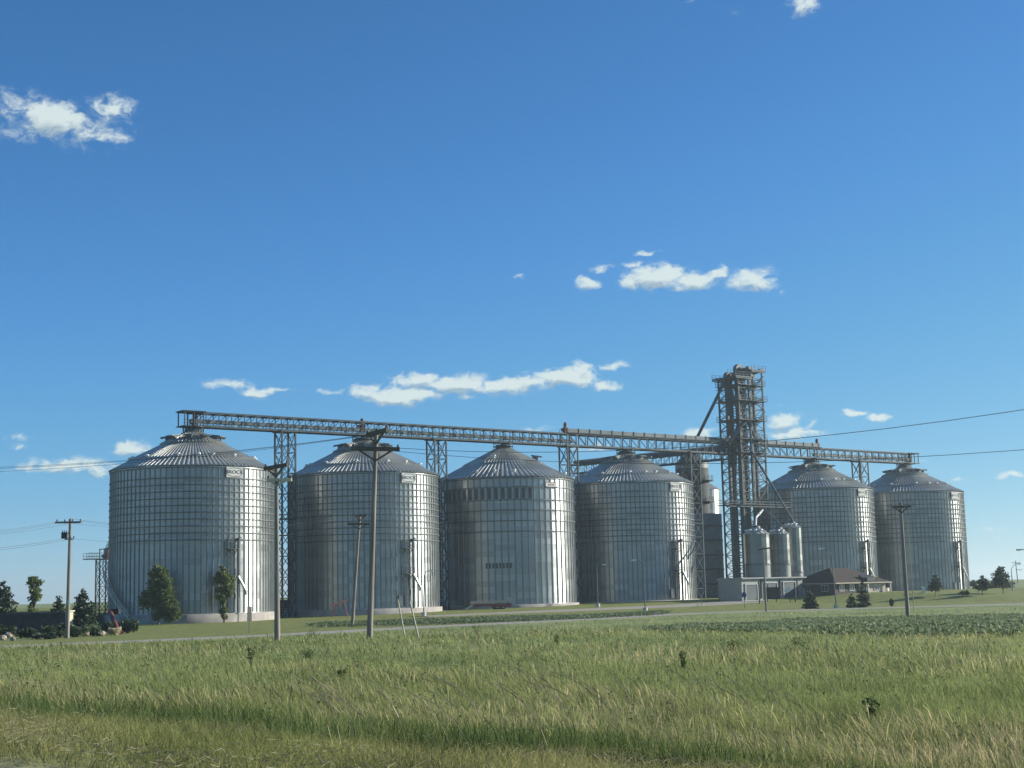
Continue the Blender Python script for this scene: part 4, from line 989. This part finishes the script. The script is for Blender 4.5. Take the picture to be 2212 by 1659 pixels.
for a, c in (((-1.4, 0, 0), (-.6, 0, 2.2)), ((-1.0, .8, 0), (-.3, .1, 2.3)), ((1.5, 0, 0), (.7, 0, 2.5)), ((1.9, .8, 0), (.9, .2, 2.6))): part('leg', MB().bar(a, c, .09), M_['redd'], o)
b0 = ground(258, 1370); b1 = at(238, 1321, b0.y + 4); o = thing('grain_auger', 'rusty red auger tube slanting up out of the shrubs at far left', 'auger', tuple(b0))
p = MB(); p.cyl(Vector((0, 0, -.1)), b1 - b0, .30, .26, n=12); part('tube', p, M_['redd'], o); p = MB(); p.box(b1 - b0 + Vector((.5, .3, .0)), (1.0, .8, .6)); part('hopper', p, M_['rubber'], o)
for dx in (-.5, .9): part('leg', MB().bar((b1 - b0) * .72 + Vector((0, 0, 0)), Vector((dx - 1.0, 2.6, -.1)), .09), M_['redd'], o)

# ------------------------------------------------------------------ sign wall, boulders
bw0 = ground(-60, 1379); bw1 = ground(128, 1371)
def sign_wall():
    a = ground(128, 1369) + Vector((0, 3, 0)); c = at(-90, 1377, a.y + 6); d = c - a; d.z = 0; L = d.length; rz = math.atan2(-d.y, -d.x)
    o = thing('sign_wall', 'long dark stone sign wall at the far left, pale pillar at its end', 'sign wall', tuple(Vector((a.x, a.y, gz(a.x, a.y)))), rz)
    zt = at(128, 1322.5, a.y).z - gz(a.x, a.y)
    p = MB(); p.box((-L / 2, 0, zt / 2 - .4), (L, .5, zt + .6)); part('wall', p, M_['stone'], o)
    p = MB(); p.box((-L / 2, 0, zt - .02), (L + .3, .75, .14)); part('coping', p, M_['frame'], o)
    p = MB(); p.box((.35, 0, zt / 2 - .2), (.55, .8, zt + .5)); x = part('pillar', p, M_['stonel'], o); p = MB(); p.box((.35, 0, zt + .12), (.85, 1.0, .16)); part('cap', p, M_['stonel'], x)
sign_wall()
def boulder(px, py, w, lab, k):
    b = ground(px, py); rg = random.Random(k); mb = MB(); n, m = 10, 6; vs = []
    r = w * b.y / CF
    for i in range(m + 1):
        for j in range(n):
            th = math.pi * i / m; ph = 2 * math.pi * j / n; q = 1 + rg.uniform(-.18, .14)
            vs.append((r * q * math.sin(th) * math.cos(ph), r * q * .8 * math.sin(th) * math.sin(ph), r * .68 * q * math.cos(th)))
    mb.add(vs, [(i * n + j, i * n + (j + 1) % n, (i + 1) * n + (j + 1) % n, (i + 1) * n + j) for i in range(m) for j in range(n)], False)
    t = link('boulder', mb.mesh('boulder', M_['rock']), None, (b.x, b.y - .3, b.z + r * .55), rg.uniform(0, 6)); t['label'] = lab; t['category'] = 'boulder'; t['group'] = 'boulders edging the shrub bed'
for k, (px, py, w, lab) in enumerate([(8, 1383, 9, 'broad boulder at the very left edge of the shrub bed'), (20, 1377, 9, 'greyish boulder, second from the left edge'), (43, 1375, 10, 'biggest pale boulder of the shrub bed, third from the left edge'), (30, 1384, 7, 'low boulder nearest the road'), (71, 1373, 6, 'small pointed pale boulder right of the biggest one'),
                                      (97, 1372, 8, 'yellowish slanting boulder in the shrub bed'), (124, 1372, 9, 'rounded boulder half covered by leaves under the sign wall pillar'), (87, 1360, 8, 'flat boulder lying high, against the sign wall'), (127, 1359, 12, 'long flat boulder against the sign wall'),
                                      (186, 1375, 10, 'boulder among leaves right of the leftmost pole'), (222, 1374, 9, 'boulder low at the right end of the shrub bed')]): boulder(px, py, w, lab, k)

# ------------------------------------------------------------------ trees and shrubs
def leaves(blobs, n, size, seed, flat=.0, droop=0.0):
    """blobs: (centre, radii); n leaf faces spread through and over them"""
    rg = np.random.default_rng(seed); vol = np.array([b[1][0] * b[1][1] * b[1][2] for b in blobs]) ** .72; vol /= vol.sum()
    mb = MB(); V = []; Fc = []
    for (c, r), k in zip(blobs, rg.multinomial(n, vol)):
        d = rg.normal(size=(k, 3)); d /= np.linalg.norm(d, axis=1)[:, None]; rad = rg.uniform(.15, 1, k) ** .5 * rg.choice([1, 1, 1, 1.28], k)
        lump = .82 + .25 * np.sin(d[:, 0] * 5 + seed) * np.sin(d[:, 1] * 4 + 2 * seed) * np.sin(d[:, 2] * 5)
        P = np.array(c) + d * (rad * lump)[:, None] * np.array(r)
        a = rg.normal(size=(k, 3)); a[:, 2] *= (1 - flat); a /= np.linalg.norm(a, axis=1)[:, None]
        b = np.cross(a, rg.normal(size=(k, 3))); b[:, 2] *= (1 - flat); b /= np.linalg.norm(b, axis=1)[:, None]
        s = size * rg.uniform(.6, 1.5, k)[:, None]
        for q in (P - a * s, P - b * s * .55, P + a * s, P + b * s * .55): V.append(q)
        base = sum(len(x) for x in V[:-4]); i = np.arange(k); Fc.append(np.c_[base + i, base + k + i, base + 2 * k + i, base + 3 * k + i])
    mb.v = [tuple(x) for x in np.concatenate(V)]; mb.f = [tuple(x) for x in np.concatenate(Fc)]; mb.sm = [False] * len(mb.f)
    return mb
def trunk(o, h, r, lean=(0, 0), limbs=(), m='bark'):
    t = MB(); top = Vector((lean[0], lean[1], h)); mid = top * .5 + Vector((.08, .05, 0)); t.cyl((0, 0, -.4), mid, r, r * .75, 9); t.cyl(mid, top, r * .75, r * .3, 9)
    for p, q, rr in limbs: t.cyl(p, q, rr, rr * .4, 7)
    part('trunk', t, M_[m], o)
def broadleaf(lab, base, top, width, seed, leafm='leaf', n=2600, prof=None, size=.26, cat='tree', lean=0.0, gap=0.3, grp=None, name='tree', y=None):
    b = ground(*base)
    if y: b = at(*base, y); b.z = gz(b.x, b.y)
    sc = b.y / CF; H = at(base[0], top, b.y).z - b.z; W = width * sc; rg = random.Random(seed)
    o = thing(name, lab, cat, tuple(b), 0, grp); blobs = []; limbs = []
    prof = prof or [(.25, .55), (.4, .95), (.55, 1.0), (.7, .85), (.85, .62), (.95, .3)]
    for f, w in prof:
        for k in range(3 if w > .5 else 2):
            a = rg.uniform(0, 6.28); rr = W / 2 * w; off = rr * rg.uniform(.25, .62); c = Vector((math.cos(a) * off + lean * f * H, math.sin(a) * off, f * H + rg.uniform(-.04, .04) * H))
            s = rr * rg.uniform(.42, .66); blobs.append((tuple(c), (s, s, s * rg.uniform(.75, 1.15) * (.8 if H > W else .7)))); limbs.append((Vector((lean * f * H * .6, 0, max(.1, f - .22) * H)), c, .035 * H * .35 + .015))
    trunk(o, H * .8, max(.06, H * .017), (lean * H * .8, 0), limbs)
    part('crown', leaves(blobs, n, size, seed), M_[leafm], o); return o
def conifer(lab, base, top, width, seed, n=2600, cat='conifer', size=.2, grp=None, lean=0.0, leafm='leafd', layers=12, y=None, base_f=.06):
    b = ground(*base)
    if y: b = at(*base, y); b.z = gz(b.x, b.y)
    sc = b.y / CF; H = at(base[0], top, b.y).z - b.z; W = width * sc; rg = random.Random(seed); o = thing('conifer', lab, cat, tuple(b), 0, grp); blobs = []
    for i in range(layers):
        f = base_f + (.97 - base_f) * min(1, max(0, (i + rg.uniform(-.35, .35)) / (layers - 1))); w = W / 2 * 1.12 * (1 - f) ** .62 + .12; k = 7 if f < .6 else 5
        for j in range(k):
            a = 6.283 * j / k + rg.uniform(-.4, .4); r = w * rg.uniform(.75, 1.15); 
            for q in (.4, .8): blobs.append(((math.cos(a) * r * q + lean * f * H, math.sin(a) * r * q, f * H - .05 * r * q + rg.uniform(-.045, .045) * H), (r * .36, r * .36, max(.14, H * .055))))
    blobs.append(((lean * H, 0, H * .97), (.12, .12, H * .05)))
    trunk(o, H * .95, max(.06, H * .018), (lean * H * .95, 0)); part('crown', leaves(blobs, n, size, seed, .35), M_[leafm], o); return o
def shrub(lab, base, top, width, seed, leafm='leafs', n=900, size=.17, grp='shrubs of the left bed', depth=.8):
    b = ground(*base); sc = b.y / CF; H = (base[1] - top) * sc; W = width * sc; rg = random.Random(seed); o = thing('shrub', lab, 'shrub', tuple(b), 0, grp); bl = []
    for k in range(9):
        a = rg.uniform(0, 6.28); r = W / 2; bl.append(((math.cos(a) * r * .55, math.sin(a) * r * .5 * depth, H * rg.uniform(.3, .66)), (r * .42, r * .42, H * .34)))
    st = MB()
    for k in range(5): st.cyl((0, 0, -.1), Vector(bl[k][0]), .035, .015, 6)
    part('stem', st, M_['bark'], o); part('foliage', leaves(bl, n, size, seed), M_[leafm], o)
broadleaf('dense green tree standing before the far left bin, widest of the two there', (343, 1343), 1228, 88, 11, 'leaf', 7500, [(.14, .45), (.26, .85), (.4, 1.0), (.52, .95), (.64, .72), (.78, .62), (.9, .66), (.97, .5)], .24, y=235)
broadleaf('sparse low bushy tree leaning off the dense green tree', (372, 1343), 1292, 46, 12, 'leafy', 1100, [(.2, .8), (.4, 1.0), (.6, .8), (.85, .4)], .22, y=234)
broadleaf('tall slender tree before the far left bin ladder', (484, 1340), 1217, 48, 13, 'leafy', 3600, [(.1, .5), (.2, .6), (.34, .5), (.46, .72), (.58, .95), (.7, 1.0), (.82, .8), (.93, .5)], .22, y=239.5)
broadleaf('thin open crowned tree against the sky at far left', (72, 1345), 1245, 44, 14, 'leaf', 1300, [(.3, .5), (.48, .6), (.62, .85), (.75, 1.0), (.87, .95), (.95, .7)], .2, y=205)
broadleaf('low yellow green bush under the thin open crowned tree', (73, 1346), 1312, 48, 15, 'leafy', 900, [(.3, .9), (.6, 1.0), (.85, .6)], .2, y=204)
conifer('big dark conifer cut by the left edge', (5, 1350), 1256, 84, 21, 4200, y=190)
conifer('smallest dark conifer behind the sign wall, left of the leftmost pole', (126, 1346), 1290, 46, 22, 2000, y=192)
conifer('spreading dark conifer just right of the leftmost pole', (178, 1352), 1273, 64, 23, 3400, y=186)
shrub('big round dark shrub right of the leftmost pole', (183, 1358), 1328, 52, 31, 'leafs', 1500); shrub('pale leaved shrub at the right end of the bed, by the red auger', (276, 1368), 1337, 52, 32, 'leafs', 1600)
shrub('bright green shrub at the left edge before the sign wall', (12, 1376), 1348, 56, 33, 'leafs', 1500); shrub('low shrub between boulders below the sign wall', (62, 1378), 1355, 50, 34); shrub('low shrub under the sign wall pillar', (115, 1377), 1350, 60, 35)
shrub('low shrub just left of the leftmost pole foot', (138, 1376), 1346, 40, 36); shrub('white flecked shrub just right of the leftmost pole foot', (172, 1376), 1350, 50, 37, 'weed', 1300); shrub('white flecked shrub before the red auger', (212, 1374), 1348, 46, 38, 'weed', 1200)
shrub('dark shrub behind the red auger foot', (238, 1370), 1340, 40, 39, 'leafd'); shrub('small shrub low at the left, nearest the road', (92, 1381), 1366, 60, 40, 'leafd'); shrub('dry brownish shrub at the foot of the red auger', (248, 1373), 1352, 34, 41, 'stalk', 260)
shrub('dark rounded shrub at the left foot of the far left bin', (214, 1350), 1322, 24, 42, 'leafd', 800)
conifer('feathery small conifer left of the office lamp', (1751, 1315), 1278, 30, 51, 1500, size=.16); conifer('smallest dense conifer on the office lawn', (1840, 1313), 1284, 21, 52, 1300, size=.13, layers=8); conifer('taller conifer reaching before the office brick end', (1866, 1312), 1257, 27, 53, 1900, size=.15, layers=11)
broadleaf('little round shrub tree on the lawn right of the conifers', (1926, 1312), 1293, 11, 54, 'leafd', 420, size=.13); conifer('wind leaned feathery tree before the rightmost bin', (2020, 1287), 1241, 36, 55, 1300, size=.17, lean=.06, base_f=.3)
broadleaf('small tree right of the rightmost bin, loose crown', (2122, 1286), 1239, 46, 56, 'leafd', 1000, [(.38, .8), (.52, 1.0), (.68, .7), (.85, .4)], .19); broadleaf('larger tree right of the rightmost bin, uneven crown', (2167, 1283), 1224, 56, 57, 'leafd', 1700, [(.38, .7), (.5, 1.0), (.65, .9), (.8, .7), (.93, .4)], .2)
for i, (x, w) in enumerate(((2150, 40), (2178, 46), (2104, 34))):
    broadleaf(['dark low bush left under the larger right tree', 'dark low bush right under the larger right tree', 'dark low bush under the small right tree'][i], (x, 1275), 1252, w, 60 + i, 'leafd', 700, [(.3, 1.0), (.6, .9), (.85, .5)], .24, 'bush', y=372, name='bush')
shrub('low leafy bush at the right foot of the rightmost bin', (2083, 1287), 1275, 26, 58, 'leafd', 500, .14, None)

# ------------------------------------------------------------------ grass, beans, weeds
def blades(name, n, y0, y1, hfun, wmin, lean, mat, seed, keep, label=None, midw=.8, spread=.52, tipl=.58, loose=1.0):
    rg = np.random.default_rng(seed); inv = rg.uniform(1 / y1, 1 / y0, n); y = 1 / inv; x = rg.uniform(-1, 1, n) * spread * y
    k = keep(x, y, rg); x, y = x[k], y[k]; n = len(x); z = terrain(x, y)
    h = hfun(x, y, rg); w = np.maximum(wmin, y / 1500 * .47) * rg.uniform(.7, 1.3, n)
    a = rg.uniform(0, 2 * np.pi, n); tx, ty = np.cos(a) * w / 2, np.sin(a) * w / 2
    lx = (lean + loose * rg.normal(0, .42, n) + .16 * pn(x, y, 1.1, 3.3) + .12 * pn(x, y, 3.7, 1.2)) * h; ly = loose * rg.normal(0, .38, n) * h
    V = np.empty((n, 5, 3)); zz = z - .03
    V[:, 0] = np.c_[x - tx, y - ty, zz]; V[:, 1] = np.c_[x + tx, y + ty, zz]
    bf = tipl ** 1.7; mx, my = x + lx * bf, y + ly * bf
    V[:, 2] = np.c_[mx + tx * midw, my + ty * midw, z + h * tipl]; V[:, 3] = np.c_[mx - tx * midw, my - ty * midw, z + h * tipl]
    V[:, 4] = np.c_[x + lx, y + ly, z + h * (1 - .18 * np.abs(lx / h))]
    me = bpy.data.meshes.new(name); me.vertices.add(n * 5); me.vertices.foreach_set('co', V.ravel())
    i = np.arange(n)[:, None] * 5; loops = np.concatenate([i + [0, 1, 2, 3], i + [3, 2, 4]], axis=1).ravel()
    me.loops.add(n * 7); me.loops.foreach_set('vertex_index', loops.astype(np.int32)); me.polygons.add(n * 2)
    st = (np.arange(n)[:, None] * 7 + [0, 4]).ravel(); me.polygons.foreach_set('loop_start', st.astype(np.int32)); me.update(calc_edges=True); me.validate()
    me.materials.append(M_[mat]); return tag(link(name, me), label, 'grass', kind='stuff')
def pn(x, y, s, p): return np.sin(x * s + p) * np.sin(y * s * .8 + 1.7 * p) + .6 * np.sin(x * s * 2.3 + y * s * 1.1 + p * 3)
RS = np.sign(line_dist(np.array([0.0]), np.array([300.0]), RL))[0]
def rdist(x, y):
    o = np.full(len(x), -50.0); k = y > 85
    if k.any(): o[k] = line_dist(x[k], y[k], RL) * RS
    return o
E0 = lambda x, y: edge_dist(x, y) - 7.3 - .5 * np.sin(x * .9) - .3 * np.sin(x * 2.3)
tall = lambda x, y, rg: (E0(x, y) > 0) & (rdist(x, y) < -6.2 - rg.uniform(0, 3.0, len(x)))
hf = lambda lo, hi: (lambda x, y, rg: (lo + (hi - lo) * np.clip(.5 + .28 * pn(x, y, .35, 2.0) + .3 * pn(x, y, 1.7, 5.1) + .2 * pn(x, y, 4.6, .9), 0, 1)) * rg.uniform(.45, 1.2, len(x)))
blades('field_grass', 440000, 13, 205, hf(.16, .37), .0065, -.30, 'grass', 1, lambda x, y, rg: tall(x, y, rg) & (E0(x, y) > rg.uniform(.5, 3.2, len(x))), 'tall wind swept green grass filling the field before the bins')
blades('seeding_grass', 115000, 14, 140, hf(.28, .52), .004, -.38, 'seed', 2, lambda x, y, rg: tall(x, y, rg) & (E0(x, y) > 1.2) & (pn(x, y, .16, .6) + .6 * pn(x, y, .5, 2.2) + 1.1 * np.exp(-((E0(x, y) - 5 - .1 * x) / 5) ** 2) > rg.uniform(-.2, 2.9, len(x))), 'tan seeding grass heads in drifts through the field', 1.9, .52, .74)
blades('shaded_lush_grass', 130000, 13, 60, hf(.28, .52), .010, -.15, 'lush_shade', 3, lambda x, y, rg: (E0(x, y) > -.5) & (E0(x, y) < rg.uniform(.4, 3.2, len(x)) * np.clip(1.15 - (x + 2.5) / 6, .12, 1) + .6 * np.sin(x * .7 + 1) + .4 * np.sin(x * 1.9)), 'dense grass along the ditch, its edge shade put into darker blades')
blades('mown_grass', 135000, 10, 40, lambda x, y, rg: rg.uniform(.06, .30, len(x)) * (1 + .35 * np.clip(pn(x, y, 1.3, .4), -1, 1)), .008, -.15, 'verge', 4, lambda x, y, rg: (E0(x, y) < .5) & (edge_dist(x, y) > .3 + rg.uniform(0, 1, len(x))), 'short dry mown grass of the highway verge', .8, .52, .55, 2.0)
def poly_in(x, y, P):
    c = np.zeros(len(x), bool); j = len(P) - 1
    for i in range(len(P)):
        xi, yi, xj, yj = *P[i], *P[j]; k = ((yi > y) != (yj > y)) & (x < (xj - xi) * (y - yi) / (yj - yi + 1e-9) + xi); c ^= k; j = i
    return c
def plants(name, poly, n, hgt, size, mat, label, cat, seed, per=7, rowgap=None):
    P = [(g.x, g.y) for g in (ground(*q) for q in poly)]; xs = [p[0] for p in P]; ys = [p[1] for p in P]; rg = np.random.default_rng(seed)
    x = rg.uniform(min(xs), max(xs), n); y = rg.uniform(min(ys), max(ys), n)
    if rowgap:
        t = x * NX + y * NY; d = np.round(t / rowgap) * rowgap - t + rg.normal(0, .09, n); x = x + d * NX; y = y + d * NY
    k = poly_in(x, y, P); x, y = x[k], y[k]; x = np.repeat(x, per); y = np.repeat(y, per); n = len(x)
    x = x + rg.normal(0, size * 1.3, n); y = y + rg.normal(0, size * 1.3, n); h = hgt * rg.uniform(.25, 1.1, n); z = terrain(x, y) + h
    C = np.c_[x, y, z]; a = rg.normal(size=(n, 3)); a[:, 2] *= .5; a /= np.linalg.norm(a, axis=1)[:, None]; b = np.cross(a, rg.normal(size=(n, 3))); b /= np.linalg.norm(b, axis=1)[:, None]
    s = (size * rg.uniform(.6, 1.3, n))[:, None]; V = np.stack([C - a * s, C - b * s * .7, C + a * s, C + b * s * .7], 1).reshape(-1, 3)
    me = bpy.data.meshes.new(name); me.from_pydata(V.tolist(), [], np.arange(4 * n).reshape(-1, 4).tolist()); me.materials.append(M_[mat]); return tag(link(name, me), label, cat, kind='stuff')
plants('bean_plants', [(1385, 1363), (1500, 1353), (1620, 1351), (1700, 1341), (2000, 1335), (2225, 1331), (2300, 1332), (2300, 1378), (2225, 1376), (2000, 1378), (1800, 1373), (1600, 1367)], 17000, .30, .10, 'soy', 'low leafy bean rows across the right of the field', 'crop', 5, 6, .76)
plants('weed_strip', [(664, 1353), (700, 1347.5), (800, 1345.5), (905, 1341), (1097, 1335), (1262, 1332), (1430, 1322.5), (1450, 1325), (1430, 1329), (1262, 1338.5), (1097, 1345), (905, 1351), (800, 1354), (700, 1356)], 9000, .36, .12, 'weed', 'dark strip of leafy weeds between road and driveway', 'weeds', 6, 6)
plants('field_weeds', [(-60, 1400), (600, 1385), (1100, 1358), (1400, 1364), (1750, 1382), (2270, 1390), (2290, 1660), (1900, 1650), (900, 1590), (-60, 1530)], 2600, .30, .035, 'leafy', 'small broad leaved weeds scattered through the field grass', 'weeds', 8, 9)
def litter():
    rg = np.random.default_rng(12); mb = MB(); n = 9000
    y = 1 / rg.uniform(1 / 36, 1 / 11, n); x = rg.uniform(-.4, .3, n) * y
    k = (E0(x, y) < .2) & (edge_dist(x, y) > .6) & (pn(x, y, .8, 1.0) + pn(x, y, .3, 4.0) > rg.uniform(-.6, 1.6, n))
    for a, b in zip(x[k], y[k]):
        t = rg.uniform(0, 6.28); l = rg.uniform(.03, .11); z = gz(a, b) + rg.uniform(.08, .22); d = Vector((math.cos(t) * l, math.sin(t) * l, rg.uniform(-.04, .04)))
        mb.bar(Vector((a, b, z)) - d, Vector((a, b, z)) + d, .005)
    return tag(link('straw_litter', mb.mesh('straw_litter', M_['straw'])), 'pale straw lying on the mown verge', 'straw', kind='stuff')
litter()
def stalks():
    rg = random.Random(9); mb = MB()
    spots = [(1530 + 30 * rg.random(), 1545 + rg.random() * 30) for _ in range(4)] + [(rg.uniform(1560, 1860), rg.uniform(1550, 1650)) for _ in range(13)] + [(rg.uniform(1150, 1210), rg.uniform(1500, 1540)) for _ in range(7)] + [(rg.uniform(80, 600), rg.uniform(1440, 1530)) for _ in range(14)] + [(rg.uniform(700, 1500), rg.uniform(1560, 1650)) for _ in range(40)]
    for px, py in spots:
        g = ground(px, min(py, 1655)); h = rg.uniform(1.0, 1.4); L = -rg.uniform(.25, .8); pts = [g + Vector((L * f ** 1.6 * h, rg.uniform(-.02, .02), h * (f - .25 * f ** 3))) for f in np.linspace(0, 1, 7)]
        for i, (a, b) in enumerate(zip(pts[:-1], pts[1:])): mb.bar(a, b, .005 if i < 3 else .013)
    return tag(link('seed_stalks', mb.mesh('seed_stalks', M_['stalk'])), 'long pale bent seed stalks standing above the field grass', 'grass', kind='stuff')
stalks()
def weed(lab, px, py, h, w, seed, n=70):
    h *= .6; w *= .85; g = ground(px, py); rg = random.Random(seed); o = thing('weed', lab, 'weed', tuple(g), 0, 'tall dark weeds in the field'); st = MB(); bl = []
    for k in range(4):
        a = rg.uniform(0, 6.28); q = Vector((math.cos(a) * w * .4 * rg.random(), math.sin(a) * w * .4 * rg.random(), h * rg.uniform(.75, 1.05))); st.cyl((0, 0, 0), q, .012, .006, 5)
        for f in (.45, .65, .85): bl.append((tuple(q * f), (w * .16, w * .16, h * .14)))
    part('stem', st, M_['weedd'], o); part('foliage', leaves(bl, n * 2, .04, seed), M_['leafy'], o)
for i, (px, py, h, w, lab) in enumerate([(1880, 1572, .95, 1.1, 'bushy dark weed low at the right of the field'), (1588, 1416, 1.0, 1.1, 'dark weed in the middle right of the field'), (1478, 1455, 1.25, .4, 'single upright dark weed stalk near the field centre'), (1204, 1396, 1.1, .9, 'dark weed spike below the dark band bin'),
                                       (1030, 1376, 1.6, 1.6, 'dark weed clump beside the road, right of the guy sleeves'), (543, 1440, 1.3, .8, 'tall dark weed with a spike, left of centre'), (672, 1428, .9, 1.8, 'spreading dark weed left of the tallest pole'), (668, 1380, 1.4, 2.2, 'dark weed clump at the road edge between the two near poles'), (1735, 1400, .9, 2.4, 'broad low dark weed patch at the bean field edge'), (735, 1470, .6, .8, 'small dark weed below the tallest pole')]):
    weed(lab, px, py, h, w, 70 + i)

# ------------------------------------------------------------------ haze volume added to lift dark tones, in place of windscreen glare
def glare_haze():
    m = bpy.data.materials.new('glare_haze'); m.use_nodes = True; nt = m.node_tree; nt.nodes.remove(nt.nodes['Principled BSDF'])
    v = nt.nodes.new('ShaderNodeVolumePrincipled'); v.inputs['Color'].default_value = (.80, .94, .97, 1); v.inputs['Density'].default_value = GLARE_HAZE; v.inputs['Anisotropy'].default_value = .35
    nt.links.new(v.outputs[0], nt.nodes['Material Output'].inputs['Volume'])
    mb = MB().box((0, 1200, 27.0), (9600, 10600, 66.0)); o = link('glare_haze', mb.mesh('glare_haze', m)); tag(o, kind='stuff')
glare_haze()
